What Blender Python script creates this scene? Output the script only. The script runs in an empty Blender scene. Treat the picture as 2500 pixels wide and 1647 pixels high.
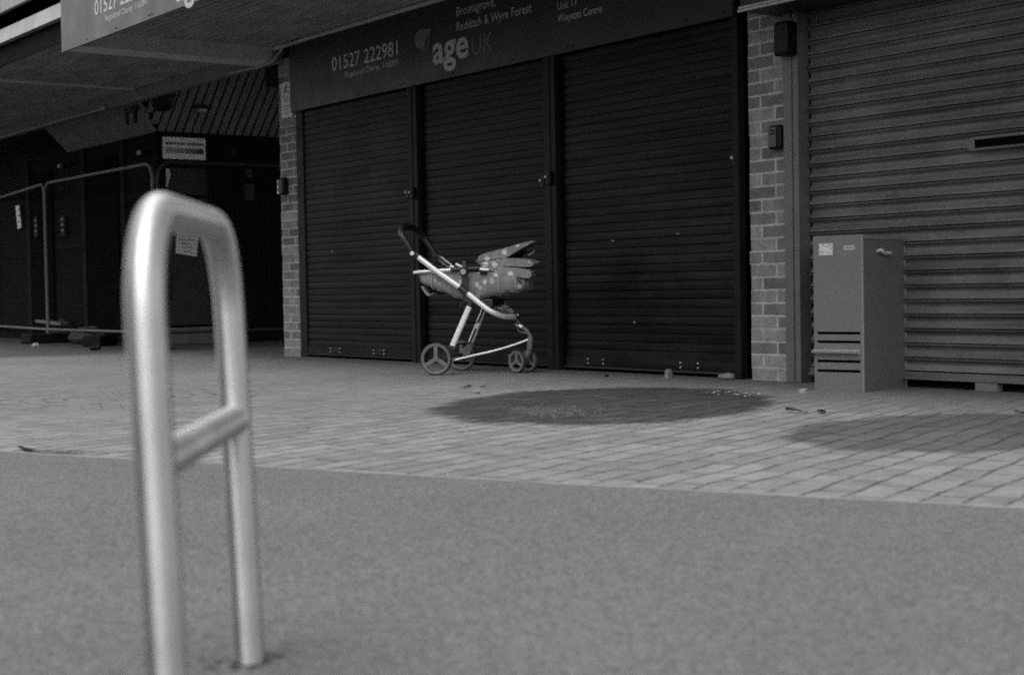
import bpy, bmesh, math, random
from mathutils import Vector, Matrix
random.seed(7)
R = math.radians
sc = bpy.context.scene
# ------------------------------------------------------------------ camera
cam_d = bpy.data.cameras.new('camera'); cam = bpy.data.objects.new('camera', cam_d)
sc.collection.objects.link(cam); sc.camera = cam
right = Vector((0.5962, 0.8020, -0.0175)); up = Vector((-0.0148, 0.0328, 0.9994))
right.normalize(); back = right.cross(up).normalized(); up = back.cross(right)
M = Matrix((right, up, back)).transposed().to_4x4(); M.translation = Vector((0, 0, .552))
cam.matrix_world = M
cam_d.sensor_width = 36; cam_d.lens = 53.28; cam_d.clip_start = .05; cam_d.clip_end = 500
cam_d.dof.use_dof = True; cam_d.dof.focus_distance = 10.2; cam_d.dof.aperture_fstop = 4.0
# ------------------------------------------------------------------ world, sun, exposure
SUN_EL, SUN_AZ = R(64), math.atan2(-.85, .45)      # towards the sun, measured from +X
w = bpy.data.worlds.new('World'); sc.world = w; w.use_nodes = True
nt = w.node_tree; nt.nodes.clear()
sky = nt.nodes.new('ShaderNodeTexSky'); sky.sky_type = 'NISHITA'; sky.sun_disc = False
sky.sun_elevation = SUN_EL; sky.sun_rotation = math.pi/2 - SUN_AZ
sky.air_density = 1.0; sky.dust_density = 2.0
bw = nt.nodes.new('ShaderNodeRGBToBW'); bg = nt.nodes.new('ShaderNodeBackground'); wo = nt.nodes.new('ShaderNodeOutputWorld')
bg.inputs[1].default_value = .15
nt.links.new(sky.outputs[0], bw.inputs[0]); nt.links.new(bw.outputs[0], bg.inputs[0]); nt.links.new(bg.outputs[0], wo.inputs[0])
sl = bpy.data.lights.new('sun', 'SUN'); sl.energy = .5; sl.angle = R(50); sl.color = (1, 1, 1)
sun = bpy.data.objects.new('sun', sl); sc.collection.objects.link(sun)
sd = Vector((math.cos(SUN_EL)*math.cos(SUN_AZ), math.cos(SUN_EL)*math.sin(SUN_AZ), math.sin(SUN_EL)))
sun.rotation_euler = sd.to_track_quat('Z', 'Y').to_euler()
sc.view_settings.view_transform = 'Standard'; sc.view_settings.look = 'None'
sc.view_settings.exposure = 1.75; sc.view_settings.gamma = 1
sc.render.engine = 'CYCLES'
sc.cycles.use_denoising = False          # the grain of the film
sc.cycles.max_bounces = 6; sc.cycles.sample_clamp_indirect = 4
sc.cycles.filter_width = 1.9

# ------------------------------------------------------------------ materials (the photograph is black and white: greys only)
MATS = {}
K = .60      # overall reflectance of the painted and mineral surfaces
def nd(t, n, **k):
    x = t.nodes.new(n)
    for a, b in k.items(): setattr(x, a, b)
    return x
def base(name, rough=.6, metal=0., spec=.5):
    m = bpy.data.materials.new(name); m.use_nodes = True; t = m.node_tree
    b = t.nodes['Principled BSDF']; b.inputs['Roughness'].default_value = rough; b.inputs['Metallic'].default_value = metal
    b.inputs['Specular IOR Level'].default_value = spec
    MATS[name] = m
    return m, t, b
def math_(t, op, a, b=None, c=None, clamp=False):
    n = nd(t, 'ShaderNodeMath', operation=op); n.use_clamp = clamp
    for i, v in enumerate((a, b, c)):
        if v is None: continue
        if hasattr(v, 'links'): t.links.new(v, n.inputs[i])
        else: n.inputs[i].default_value = v
    return n.outputs[0]
def noise(t, vec, scale, detail=4, rough=.55, dist=0):
    n = nd(t, 'ShaderNodeTexNoise'); n.inputs['Scale'].default_value = scale; n.inputs['Detail'].default_value = detail
    n.inputs['Roughness'].default_value = rough; n.inputs['Distortion'].default_value = dist
    if vec is not None: t.links.new(vec, n.inputs['Vector'])
    return n.outputs[0]
def ramp(t, f, a, b, c0, c1):
    n = nd(t, 'ShaderNodeMapRange'); t.links.new(f, n.inputs[0])
    for i, v in enumerate((a, b, c0, c1)): n.inputs[i+1].default_value = v
    return n.outputs[0]
def coords(t):
    return nd(t, 'ShaderNodeTexCoord').outputs['Object']
def scaled(t, vec, s, rot=0):
    n = nd(t, 'ShaderNodeMapping'); n.inputs['Scale'].default_value = s; n.inputs['Rotation'].default_value[2] = rot
    t.links.new(vec, n.inputs[0]); return n.outputs[0]
def bump(t, b, h, dist=.002, strength=.6):
    n = nd(t, 'ShaderNodeBump'); n.inputs['Distance'].default_value = dist; n.inputs['Strength'].default_value = strength
    t.links.new(h, n.inputs['Height']); t.links.new(n.outputs[0], b.inputs['Normal'])
def grey(name, v, rough=.6, metal=0., var=.25, scale=6., spec=.5, bd=0, streak=None):
    """a grey surface with blotches, fine speckle and optional vertical streaks"""
    m, t, b = base(name, rough, metal, spec)
    if not metal: v *= K
    c = coords(t)
    n1 = noise(t, c, scale, 5, .6); n2 = noise(t, c, scale*14, 3, .6)
    f = math_(t, 'ADD', ramp(t, n1, .3, .7, 1-var, 1+var), ramp(t, n2, .3, .7, -var*.35, var*.35))
    if streak:
        n3 = noise(t, scaled(t, c, streak), 1, 4, .6); f = math_(t, 'MULTIPLY', f, ramp(t, n3, .35, .65, 1-var, 1+var))
    col = math_(t, 'MULTIPLY', f, v, clamp=True)
    t.links.new(col, b.inputs['Base Color'])
    t.links.new(ramp(t, n1, .3, .7, max(0, rough-.08), min(1, rough+.08)), b.inputs['Roughness'])
    if bd: bump(t, b, n2, bd)
    return m
grey('shutter_dark', .0115, .55, 0, .62, 1.7, .08, .0004, (.9, 3, 20))
grey('guide_dark', .013, .55, 0, .25, 5, .08)
grey('void', .003, .9, 0, .1, 3, .02)
grey('shutter_grey', .135, .5, .0, .25, 2.5, .15, .0004, (1.2, 3, 16))
grey('guide_grey', .12, .5, 0, .18, 6, .4)
grey('sign_panel', .034, .5, 0, .07, 3, .2)
grey('outer_sign_panel', .066, .45, 0, .06, 3, .3)
grey('lettering_light', .52, .5, 0, .06, 8)
grey('lettering_pale', .45, .5, 0, .06, 8)
grey('lettering_dim', .13, .5, 0, .06, 8)
grey('logo_light', .14, .5, 0, .06, 8)
grey('logo_dark', .018, .5, 0, .06, 8)
grey('trim_light', .42, .5, 0, .15, 5)
grey('soffit_board', .38, .6, 0, .2, 3, .3, .0006, (2, 30, 2))
grey('beam_paint', .70, .6, 0, .15, 3, .2)
grey('edge_paint', .24, .6, 0, .15, 3, .2)
grey('white_fascia', .34, .5, 0, .15, 3, .5, 0, (9, 1, 1))
grey('upper_board', .32, .7, 0, .3, 18)
grey('slat_board', .28, .7, 0, .2, 4, .1)
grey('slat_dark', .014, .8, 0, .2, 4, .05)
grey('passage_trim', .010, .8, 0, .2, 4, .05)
grey('galvanised', .13, .6, 0, .18, 20, .2)
grey('wire', .03, .7, 0, .1, 20, .1)
grey('shaded_tube', .045, .7, 0, .2, 20, .1)  # darker copy of galvanised: the passage's shade painted into the tube
grey('rubber', .016, .8, 0, .2, 20, .1)
grey('black_plastic', .006, .5, 0, .15, 12, .15)
grey('grey_plastic', .06, .45, 0, .15, 12, .4)
grey('white_plastic', .62, .4, 0, .08, 12)
grey('paper', .80, .8, 0, .08, 30)
grey('small_stone', .38, .9, 0, .2, 60, .2)
grey('louvre_metal', .5, .5, 0, .08, 30)
grey('passage_sign', 1.0, .8, 0, .08, 30)
grey('ink', .04, .7, 0, .1, 30)
grey('cabinet_light', .155, .5, 0, .05, 40, .4, .0003)
grey('cabinet_edge', .24, .45, 0, .06, 20, .4)
grey('bright_metal', .62, .28, .8, .1, 20)
grey('pram_frame', .62, .34, .35, .07, 60, .5)
grey('pram_dark', .020, .45, 0, .15, 25, .4)
grey('pram_wheel', .14, .5, 0, .12, 30, .4)
grey('tyre', .04, .7, 0, .2, 30, .3)
grey('lining', .012, .9, 0, .2, 20, .2)
grey('stone', .22, .9, 0, .25, 25, .2, .002)
grey('leaf', .07, .8, 0, .3, 25, .2)
grey('moss', .095, .95, 0, .4, 30, .1, .002)
grey('rubble', .05, .95, 0, .4, 8, .1, .003)
grey('door_panel', .05, .6, 0, .15, 6, .1)
grey('dim_paper', .05, .8, 0, .15, 20, .05)
grey('concrete', .16, .9, 0, .2, 8, .2, .001)
grey('edging', .26, .9, 0, .3, 9, .2, .002)

def brick(name, c1, c2, mortar, bw_=.225, rh=.075, ms=.008, spec=.2):
    m, t, b = base(name, .85, 0, spec)
    c1, c2, mortar = c1*K, c2*K, mortar*K   # same overall reflectance
    c = coords(t); s = nd(t, 'ShaderNodeSeparateXYZ'); t.links.new(c, s.inputs[0])
    cb = nd(t, 'ShaderNodeCombineXYZ'); t.links.new(math_(t, 'ADD', s.outputs[0], s.outputs[1]), cb.inputs[0]); t.links.new(s.outputs[2], cb.inputs[1])
    nz = noise(t, c, 30, 3)
    v = nd(t, 'ShaderNodeVectorMath', operation='ADD'); t.links.new(cb.outputs[0], v.inputs[0])
    cw = nd(t, 'ShaderNodeCombineXYZ'); k = math_(t, 'MULTIPLY', math_(t, 'SUBTRACT', nz, .5), .008)
    t.links.new(k, cw.inputs[0]); t.links.new(k, cw.inputs[1]); t.links.new(cw.outputs[0], v.inputs[1])
    br = nd(t, 'ShaderNodeTexBrick'); t.links.new(v.outputs[0], br.inputs['Vector'])
    br.inputs['Scale'].default_value = 1; br.inputs['Brick Width'].default_value = bw_; br.inputs['Row Height'].default_value = rh
    br.inputs['Mortar Size'].default_value = ms; br.inputs['Mortar Smooth'].default_value = .25; br.inputs['Bias'].default_value = 0
    br.inputs['Color1'].default_value = (c1, c1, c1, 1); br.inputs['Color2'].default_value = (c2, c2, c2, 1); br.inputs['Mortar'].default_value = (mortar,)*3+(1,)
    n2 = noise(t, c, 12, 6, .7); n3 = noise(t, c, 110, 3, .6)
    f = math_(t, 'MULTIPLY', ramp(t, n2, .3, .7, .72, 1.28), ramp(t, n3, .3, .7, .82, 1.18))
    mx = nd(t, 'ShaderNodeVectorMath', operation='SCALE'); t.links.new(br.outputs[0], mx.inputs[0]); t.links.new(f, mx.inputs['Scale'])
    t.links.new(mx.outputs[0], b.inputs['Base Color'])
    h = math_(t, 'ADD', math_(t, 'MULTIPLY', br.outputs['Fac'], -1), math_(t, 'MULTIPLY', n3, .4))
    bump(t, b, h, .004, .7)
    return m
brick('pier_brick', .30, .13, .44)
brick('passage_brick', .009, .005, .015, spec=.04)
brick('upper_brick', .16, .10, .22)

def paving():
    m, t, b = base('paving_bricks', .85, 0, .2)
    c = coords(t); wc = scaled(t, c, (1, 1, 1))
    wob = nd(t, 'ShaderNodeTexNoise'); wob.inputs['Scale'].default_value = 2.2; wob.inputs['Detail'].default_value = 3; t.links.new(c, wob.inputs['Vector'])
    wv = nd(t, 'ShaderNodeVectorMath', operation='MULTIPLY_ADD'); t.links.new(wob.outputs['Color'], wv.inputs[0])
    wv.inputs[1].default_value = (.075, .075, 0); t.links.new(wc, wv.inputs[2])
    def bt(rot, off=0, bwid=.255, rh=.103, col=(.285, .19, .06)):
        mp = nd(t, 'ShaderNodeMapping', vector_type='POINT'); mp.inputs['Rotation'].default_value[2] = rot; mp.inputs['Location'].default_value[0] = off
        t.links.new(wv.outputs[0], mp.inputs[0])
        # every row shifted by its own random amount
        sp_ = nd(t, 'ShaderNodeSeparateXYZ'); t.links.new(mp.outputs[0], sp_.inputs[0])
        ry = math_(t, 'FLOOR', math_(t, 'DIVIDE', sp_.outputs[1], rh)); wn = nd(t, 'ShaderNodeTexWhiteNoise', noise_dimensions='1D'); t.links.new(ry, wn.inputs['W'])
        cx_ = nd(t, 'ShaderNodeCombineXYZ'); t.links.new(math_(t, 'ADD', sp_.outputs[0], math_(t, 'MULTIPLY', wn.outputs['Value'], bwid)), cx_.inputs[0]); t.links.new(sp_.outputs[1], cx_.inputs[1])
        br = nd(t, 'ShaderNodeTexBrick', offset=0.0); t.links.new(cx_.outputs[0], br.inputs['Vector'])
        br.inputs['Scale'].default_value = 1; br.inputs['Brick Width'].default_value = bwid; br.inputs['Row Height'].default_value = rh
        br.inputs['Mortar Size'].default_value = .0074; br.inputs['Mortar Smooth'].default_value = .35; br.inputs['Bias'].default_value = -.25
        for k, v in zip(('Color1', 'Color2', 'Mortar'), (col[0], col[1], col[2])): br.inputs[k].default_value = (v, v, v, 1)
        sp = nd(t, 'ShaderNodeRGBToBW'); t.links.new(br.outputs[0], sp.inputs[0])
        return sp.outputs[0], br.outputs['Fac']
    A, Af = bt(R(-111))
    s = nd(t, 'ShaderNodeSeparateXYZ'); t.links.new(c, s.inputs[0]); X, Y = s.outputs[0], s.outputs[1]
    # small circle of cobbles, a ring pattern round its centre
    def sub(a, k): return math_(t, 'SUBTRACT', a, k)
    cx, cy = -7.95, 3.15
    dx, dy = sub(X, cx), sub(Y, cy)
    rr = math_(t, 'SQRT', math_(t, 'ADD', math_(t, 'MULTIPLY', dx, dx), math_(t, 'MULTIPLY', dy, dy)))
    an = math_(t, 'ARCTAN2', dy, dx)
    rings = math_(t, 'ABSOLUTE', math_(t, 'SUBTRACT', math_(t, 'FRACT', math_(t, 'DIVIDE', rr, .115)), .5))
    ringidx = math_(t, 'FLOOR', math_(t, 'DIVIDE', rr, .115))
    rad = math_(t, 'ABSOLUTE', math_(t, 'SUBTRACT', math_(t, 'FRACT', math_(t, 'ADD', math_(t, 'MULTIPLY', an, math_(t, 'MULTIPLY', math_(t, 'ADD', ringidx, 1), 1.1)), math_(t, 'MULTIPLY', ringidx, .37))), .5))
    jn = math_(t, 'MAXIMUM', ramp(t, rings, .34, .45, 0, 1), ramp(t, rad, .42, .48, 0, 1))
    circ = ramp(t, math_(t, 'SUBTRACT', rr, .85), -.02, .02, 1, 0)
    patchy = ramp(t, noise(t, c, 5, 3), .38, .55, 0, 1)
    ccol = math_(t, 'SUBTRACT', .225, math_(t, 'MULTIPLY', math_(t, 'MULTIPLY', jn, patchy), .12))
    def mix(f, a, b_):
        n = nd(t, 'ShaderNodeMix', data_type='FLOAT'); t.links.new(f, n.inputs[0])
        for i, v in ((2, a), (3, b_)):
            if hasattr(v, 'links'): t.links.new(v, n.inputs[i])
            else: n.inputs[i].default_value = v
        return n.outputs[0]
    # worn, silted zone near the shutters: joints filled, smoother
    big = noise(t, scaled(t, c, (1, 1, 1), 0), .9, 4, .6)
    silt = ramp(t, math_(t, 'ADD', Y, math_(t, 'MULTIPLY', sub(big, .5), 2.2)), 4.9, 5.9, 0, .8)
    leftsilt = ramp(t, math_(t, 'ADD', X, math_(t, 'MULTIPLY', sub(big, .5), 3)), -8.0, -5.0, .7, 0)
    silt = math_(t, 'MAXIMUM', silt, leftsilt)
    jn2 = math_(t, 'MULTIPLY', Af, ramp(t, noise(t, c, 6, 5, .75), .40, .56, .12, 1))
    Ab = math_(t, 'ADD', math_(t, 'MULTIPLY', A, math_(t, 'SUBTRACT', 1, Af)), math_(t, 'MULTIPLY', Af, math_(t, 'SUBTRACT', .22, math_(t, 'MULTIPLY', jn2, .155))))
    col = mix(silt, Ab, .20)
    col = mix(circ, col, ccol)
    near = ramp(t, math_(t, 'ADD', Y, math_(t, 'MULTIPLY', sub(noise(t, c, 3, 5, .7), .5), .5)), 5.9, 6.45, 1, .62)  # darkens towards the shutters: canopy shade painted into the paving colour
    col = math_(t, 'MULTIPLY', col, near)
    # damp stains
    def stain(x0, y0, a, b_, ux, uy):
        p, q = sub(X, x0), sub(Y, y0)
        e1 = math_(t, 'DIVIDE', math_(t, 'ADD', math_(t, 'MULTIPLY', p, ux), math_(t, 'MULTIPLY', q, uy)), a)
        e2 = math_(t, 'DIVIDE', math_(t, 'SUBTRACT', math_(t, 'MULTIPLY', p, uy), math_(t, 'MULTIPLY', q, ux)), b_)
        e = math_(t, 'SQRT', math_(t, 'ADD', math_(t, 'MULTIPLY', e1, e1), math_(t, 'MULTIPLY', e2, e2)))
        e = math_(t, 'ADD', e, math_(t, 'ADD', math_(t, 'MULTIPLY', sub(noise(t, c, 3.0, 8, .7), .5), .55), math_(t, 'MULTIPLY', sub(noise(t, c, 17, 6, .8), .5), .30)))
        return ramp(t, e, .93, 1.04, 1, 0)
    s1 = stain(-5.558, 4.671, 1.158, .813, -.643, .766)
    s2 = stain(-3.56, 4.66, .80, .56, -.302, .953)
    fine = noise(t, c, 70, 4, .7); mid = noise(t, c, 9, 5, .65); grain = noise(t, c, 260, 2, .6)
    f = math_(t, 'MULTIPLY', ramp(t, fine, .3, .7, .80, 1.20), ramp(t, mid, .3, .7, .78, 1.22))
    f = math_(t, 'MULTIPLY', f, ramp(t, grain, .3, .7, .88, 1.12))
    f = math_(t, 'MULTIPLY', f, ramp(t, big, .3, .7, .92, 1.16))
    st = math_(t, 'SUBTRACT', 1, math_(t, 'MULTIPLY', s1, ramp(t, noise(t, scaled(t, c, (1, 1, 1), .4), 6, 5, .7), .3, .7, .86, .64))); st2 = math_(t, 'SUBTRACT', 1, math_(t, 'MULTIPLY', s2, .55))
    f = math_(t, 'MULTIPLY', f, math_(t, 'MULTIPLY', st, st2))
    # border course along the tarmac, lighter; paving darker on the left, by the fence
    dirt = ramp(t, math_(t, 'ADD', X, math_(t, 'MULTIPLY', sub(noise(t, c, 1.6, 4), .5), 1.6)), -14.6, -13.6, .55, 0)
    f = math_(t, 'MULTIPLY', f, math_(t, 'SUBTRACT', 1, dirt))
    col = math_(t, 'MULTIPLY', math_(t, 'MULTIPLY', col, f), K*.86)
    t.links.new(col, b.inputs['Base Color'])
    t.links.new(math_(t, 'SUBTRACT', .88, math_(t, 'MULTIPLY', s1, .12)), b.inputs['Roughness'])
    h = math_(t, 'ADD', math_(t, 'MULTIPLY', math_(t, 'SUBTRACT', 1, Af), math_(t, 'SUBTRACT', 1, silt)), math_(t, 'MULTIPLY', fine, .35))
    bump(t, b, h, .004, .6)
    return m
paving()
def tarmac():
    m, t, b = base('tarmac', .9, 0, .2)
    c = coords(t)
    n1 = noise(t, c, 1.2, 5, .6); n2 = noise(t, c, 14, 5, .7); n3 = noise(t, c, 170, 3, .7)
    vo = nd(t, 'ShaderNodeTexVoronoi'); vo.inputs['Scale'].default_value = 150; t.links.new(c, vo.inputs['Vector'])
    sep = nd(t, 'ShaderNodeSeparateXYZ'); t.links.new(vo.outputs['Color'], sep.inputs[0])
    vb = nd(t, 'ShaderNodeTexVoronoi'); vb.inputs['Scale'].default_value = 9; t.links.new(c, vb.inputs['Vector'])
    spots = ramp(t, vb.outputs['Distance'], .035, .09, .5, 0)
    f = math_(t, 'MULTIPLY', ramp(t, n1, .3, .7, .92, 1.08), ramp(t, n2, .3, .7, .94, 1.06))
    f = math_(t, 'MULTIPLY', f, ramp(t, n3, .3, .7, .86, 1.14))
    f = math_(t, 'MULTIPLY', f, ramp(t, sep.outputs[0], 0, 1, .62, 1.38))
    f = math_(t, 'ADD', f, math_(t, 'MULTIPLY', spots, ramp(t, n2, .5, .65, 0, 1)))
    t.links.new(math_(t, 'MULTIPLY', f, .165*K*.88), b.inputs['Base Color'])
    bump(t, b, n3, .003, .6)
tarmac()
def fabric():
    m, t, b = base('pram_fabric', .9, 0, .15)
    c = coords(t)
    wn = nd(t, 'ShaderNodeTexNoise'); wn.inputs['Scale'].default_value = 26; t.links.new(c, wn.inputs['Vector'])
    wm = nd(t, 'ShaderNodeVectorMath', operation='MULTIPLY_ADD'); t.links.new(wn.outputs['Color'], wm.inputs[0]); wm.inputs[1].default_value = (.03, .03, .03); t.links.new(c, wm.inputs[2])
    c2 = wm.outputs[0]
    def motif(scale, metric, off):
        mp = nd(t, 'ShaderNodeMapping'); mp.inputs['Location'].default_value = off; t.links.new(c2, mp.inputs[0])
        v = nd(t, 'ShaderNodeTexVoronoi', distance=metric); v.inputs['Scale'].default_value = scale; v.inputs['Randomness'].default_value = .75
        t.links.new(mp.outputs[0], v.inputs['Vector']); s = nd(t, 'ShaderNodeSeparateXYZ'); t.links.new(v.outputs['Color'], s.inputs[0])
        return math_(t, 'MULTIPLY', ramp(t, v.outputs['Distance'], .24, .38, 1, 0), ramp(t, s.outputs[0], .10, .35, 0, 1))
    mo = math_(t, 'MAXIMUM', motif(12, 'MANHATTAN', (.1, .2, 0)), motif(17, 'EUCLIDEAN', (.34, .1, .4)))
    n = noise(t, c, 14, 4); n2 = noise(t, c, 300, 2)
    col = math_(t, 'ADD', .29, math_(t, 'MULTIPLY', mo, .44))
    col = math_(t, 'MULTIPLY', col, math_(t, 'MULTIPLY', ramp(t, n, .3, .7, .8, 1.2), ramp(t, n2, .3, .7, K*.9, K*1.1)))
    t.links.new(col, b.inputs['Base Color']); bump(t, b, n, .012, .5)
fabric()
def steel():
    m, t, b = base('brushed_steel', .3, 1, .5)
    c = coords(t)
    n1 = noise(t, c, 9, 4, .6); n2 = noise(t, scaled(t, c, (500, 500, 12)), 1, 3, .6); n3 = noise(t, c, 60, 4, .7)
    t.links.new(math_(t, 'MULTIPLY', ramp(t, n1, .3, .7, .90, 1.08), .40), b.inputs['Base Color'])
    t.links.new(math_(t, 'ADD', ramp(t, n3, .3, .7, .36, .44), ramp(t, n1, .4, .7, 0, .06)), b.inputs['Roughness'])
    tn = nd(t, 'ShaderNodeTangent', direction_type='UV_MAP', uv_map='UVMap'); t.links.new(tn.outputs[0], b.inputs['Tangent'])
    b.inputs['Anisotropic'].default_value = .85
steel()

# ------------------------------------------------------------------ mesh helpers
class MB:
    def __init__(self): self.bm = bmesh.new()
    def box(self, x0, x1, y0, y1, z0, z1, mat=None):
        vs = [Vector((x, y, z)) for x in (x0, x1) for y in (y0, y1) for z in (z0, z1)]
        if mat: vs = [mat @ v for v in vs]
        v = [self.bm.verts.new(p) for p in vs]
        for f in ((0,1,3,2),(4,6,7,5),(0,4,5,1),(2,3,7,6),(0,2,6,4),(1,5,7,3)): self.bm.faces.new([v[i] for i in f])
        return self
    def prism(self, pts, a, b):
        """closed polygon pts (3D) extruded by vector from a to b offsets"""
        A = [self.bm.verts.new(Vector(p)+a) for p in pts]; B = [self.bm.verts.new(Vector(p)+b) for p in pts]
        n = len(pts)
        self.bm.faces.new(A[::-1]); self.bm.faces.new(B)
        for i in range(n): self.bm.faces.new((A[i], A[(i+1) % n], B[(i+1) % n], B[i]))
        return self
    def sheet(self, prof, x0, x1):
        """open profile of (y,z) extruded along X"""
        A = [self.bm.verts.new((x0, y, z)) for y, z in prof]; B = [self.bm.verts.new((x1, y, z)) for y, z in prof]
        for i in range(len(prof)-1): self.bm.faces.new((A[i], B[i], B[i+1], A[i+1]))
        return self
    def tube(self, path, r, n=16, caps=True, sec=None, ref=None, closed=False):
        """swept tube; r number or list; sec=(a,b) elliptical half sizes factors; ref reference direction"""
        P = [Vector(p) for p in path]; m = len(P); rings = []
        prev = None
        for i, p in enumerate(P):
            if closed: t = (P[(i+1) % m]-P[i-1]).normalized()
            else: t = ((P[min(i+1, m-1)]-P[max(i-1, 0)])).normalized()
            if ref is not None: u = (Vector(ref)-t*t.dot(Vector(ref))).normalized()
            elif prev is None:
                u = t.orthogonal().normalized()
            else: u = (prev-t*t.dot(prev)).normalized()
            prev = u; v = t.cross(u); rr = r[i] if isinstance(r, (list, tuple)) else r
            a, b = sec if sec else (1, 1)
            rings.append([self.bm.verts.new(p+(u*math.cos(2*math.pi*k/n)*a+v*math.sin(2*math.pi*k/n)*b)*rr) for k in range(n)])
        uvl = self.bm.loops.layers.uv.get('UVMap') or self.bm.loops.layers.uv.new('UVMap')
        L = [0]
        for i in range(1, m+1): L.append(L[-1]+(P[i % m]-P[i-1]).length)
        for i in range(m if closed else m-1):
            A, B = rings[i], rings[(i+1) % m]
            for k in range(n):
                f = self.bm.faces.new((A[k], A[(k+1) % n], B[(k+1) % n], B[k]))
                for lp, uv in zip(f.loops, ((L[i], k/n), (L[i], (k+1)/n), (L[i+1], (k+1)/n), (L[i+1], k/n))): lp[uvl].uv = uv
        if caps and not closed:
            self.bm.faces.new(rings[0][::-1]); self.bm.faces.new(rings[-1])
        return self
    def grid(self, rows):
        V = [[self.bm.verts.new(p) for p in r] for r in rows]
        for i in range(len(V)-1):
            for j in range(len(V[0])-1): self.bm.faces.new((V[i][j], V[i][j+1], V[i+1][j+1], V[i+1][j]))
        return self
    def build(self, name, mat, parent=None, smooth=False, bevel=0, seg=2, sub=0, solid=0, loc=None, angle=40, **props):
        bmesh.ops.recalc_face_normals(self.bm, faces=self.bm.faces)
        me = bpy.data.meshes.new(name); self.bm.to_mesh(me); self.bm.free()
        o = bpy.data.objects.new(name, me); sc.collection.objects.link(o)
        me.materials.append(MATS[mat] if isinstance(mat, str) else mat)
        if smooth:
            for p in me.polygons: p.use_smooth = True
            if angle and not sub:
                me.set_sharp_from_angle(angle=R(angle))
        if parent: o.parent = parent
        if solid:
            md = o.modifiers.new('s', 'SOLIDIFY'); md.thickness = solid; md.offset = 0
        if bevel:
            md = o.modifiers.new('b', 'BEVEL'); md.width = bevel; md.segments = seg; md.limit_method = 'ANGLE'; md.angle_limit = R(40)
        if sub:
            md = o.modifiers.new('u', 'SUBSURF'); md.levels = sub; md.render_levels = sub
        if loc: o.location = loc
        for k, v in props.items(): o[k] = v
        return o
def thing(name, label, cat, loc=(0, 0, 0), rz=0, group=None):
    o = bpy.data.objects.new(name, None); sc.collection.objects.link(o); o.empty_display_size = .1
    o.location = loc; o.rotation_euler = (0, 0, rz); o['label'] = label; o['category'] = cat
    if group: o['group'] = group
    return o
def tag(o, label, cat, group=None, kind=None):
    o['label'] = label; o['category'] = cat
    if group: o['group'] = group
    if kind: o['kind'] = kind
    return o
def smoothpath(pts, n=8, closed=False):
    P = [Vector(p) for p in pts]; out = []
    m = len(P)
    for i in range(m if closed else m-1):
        p0 = P[i-1] if (i > 0 or closed) else P[0]; p1 = P[i]; p2 = P[(i+1) % m]; p3 = P[(i+2) % m] if (closed or i+2 < m) else P[-1]
        for k in range(n):
            t = k/n
            out.append(.5*((2*p1)+(p2-p0)*t+(2*p0-5*p1+4*p2-p3)*t*t+(3*p1-p0-3*p2+p3)*t**3))
    if not closed: out.append(P[-1])
    return out
CAPH = .69
def text(body, x0, x1, z, cap, y, mat, parent, bold=0., name='lettering', depth=.0015):
    """lettering standing on a facade plane facing -Y, fitted to a measured width and capital height"""
    cu = bpy.data.curves.new(name, 'FONT'); cu.body = body; cu.size = 1; cu.offset = bold; cu.extrude = 0; cu.resolution_u = 3
    o = bpy.data.objects.new('tmp', cu); sc.collection.objects.link(o)
    bpy.context.view_layer.update()
    me = bpy.data.meshes.new_from_object(o.evaluated_get(bpy.context.evaluated_depsgraph_get()))
    bpy.data.objects.remove(o); bpy.data.curves.remove(cu)
    xs = [v.co.x for v in me.vertices]
    a, b = min(xs), max(xs); H = CAPH
    for v in me.vertices:
        X, Z = v.co.x, v.co.y
        v.co = Vector((x0+(X-a)/(b-a)*(x1-x0), y, z+Z/H*cap))
    o = bpy.data.objects.new(name, me); sc.collection.objects.link(o); me.materials.clear(); me.materials.append(MATS[mat]); o.parent = parent
    return o

# ------------------------------------------------------------------ SETTING: ground
def ground():
    b = MB(); b.box(-60, 60, -50, 60, -.3, 0)
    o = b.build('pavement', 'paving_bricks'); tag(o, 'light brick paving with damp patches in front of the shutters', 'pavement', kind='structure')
    b = MB(); top = []
    rnd = random.Random(3)
    e0, e1 = Vector((-5.405, 1.737)), Vector((-2.18, 3.14)); d = (e1-e0).normalized(); nrm = Vector((-d.y, d.x))
    k = -40.
    while k < 40:
        step = .12 if -4 < k < 8 else 2.
        wob = .012*math.sin(k*2.1)+rnd.uniform(-.006, .006) + (.10*math.exp(-((k+.9)/.8)**2) if k < 3 else 0)
        top.append(e0+d*k+nrm*wob); k += step
    pts = [Vector((p.x, p.y, 0)) for p in top]+[Vector((30, -50, 0)), Vector((-55, -50, 0))]
    b.prism(pts, Vector((0, 0, .001)), Vector((0, 0, .006)))
    eb = MB(); k_ = 0
    A_ = [eb.bm.verts.new((p.x, p.y, .0045)) for p in top]; B_ = [eb.bm.verts.new((p.x+nrm.x*.035, p.y+nrm.y*.035, .0045)) for p in top]
    for i in range(len(A_)-1): eb.bm.faces.new((A_[i], A_[i+1], B_[i+1], B_[i]))
    eo = eb.build('kerb', 'edging'); tag(eo, 'thin pale edging strip between the paving and the tarmac', 'kerb', kind='structure')
    o = b.build('road', 'tarmac'); tag(o, 'smooth grey tarmac in the foreground', 'tarmac', kind='structure')
ground()

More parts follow.
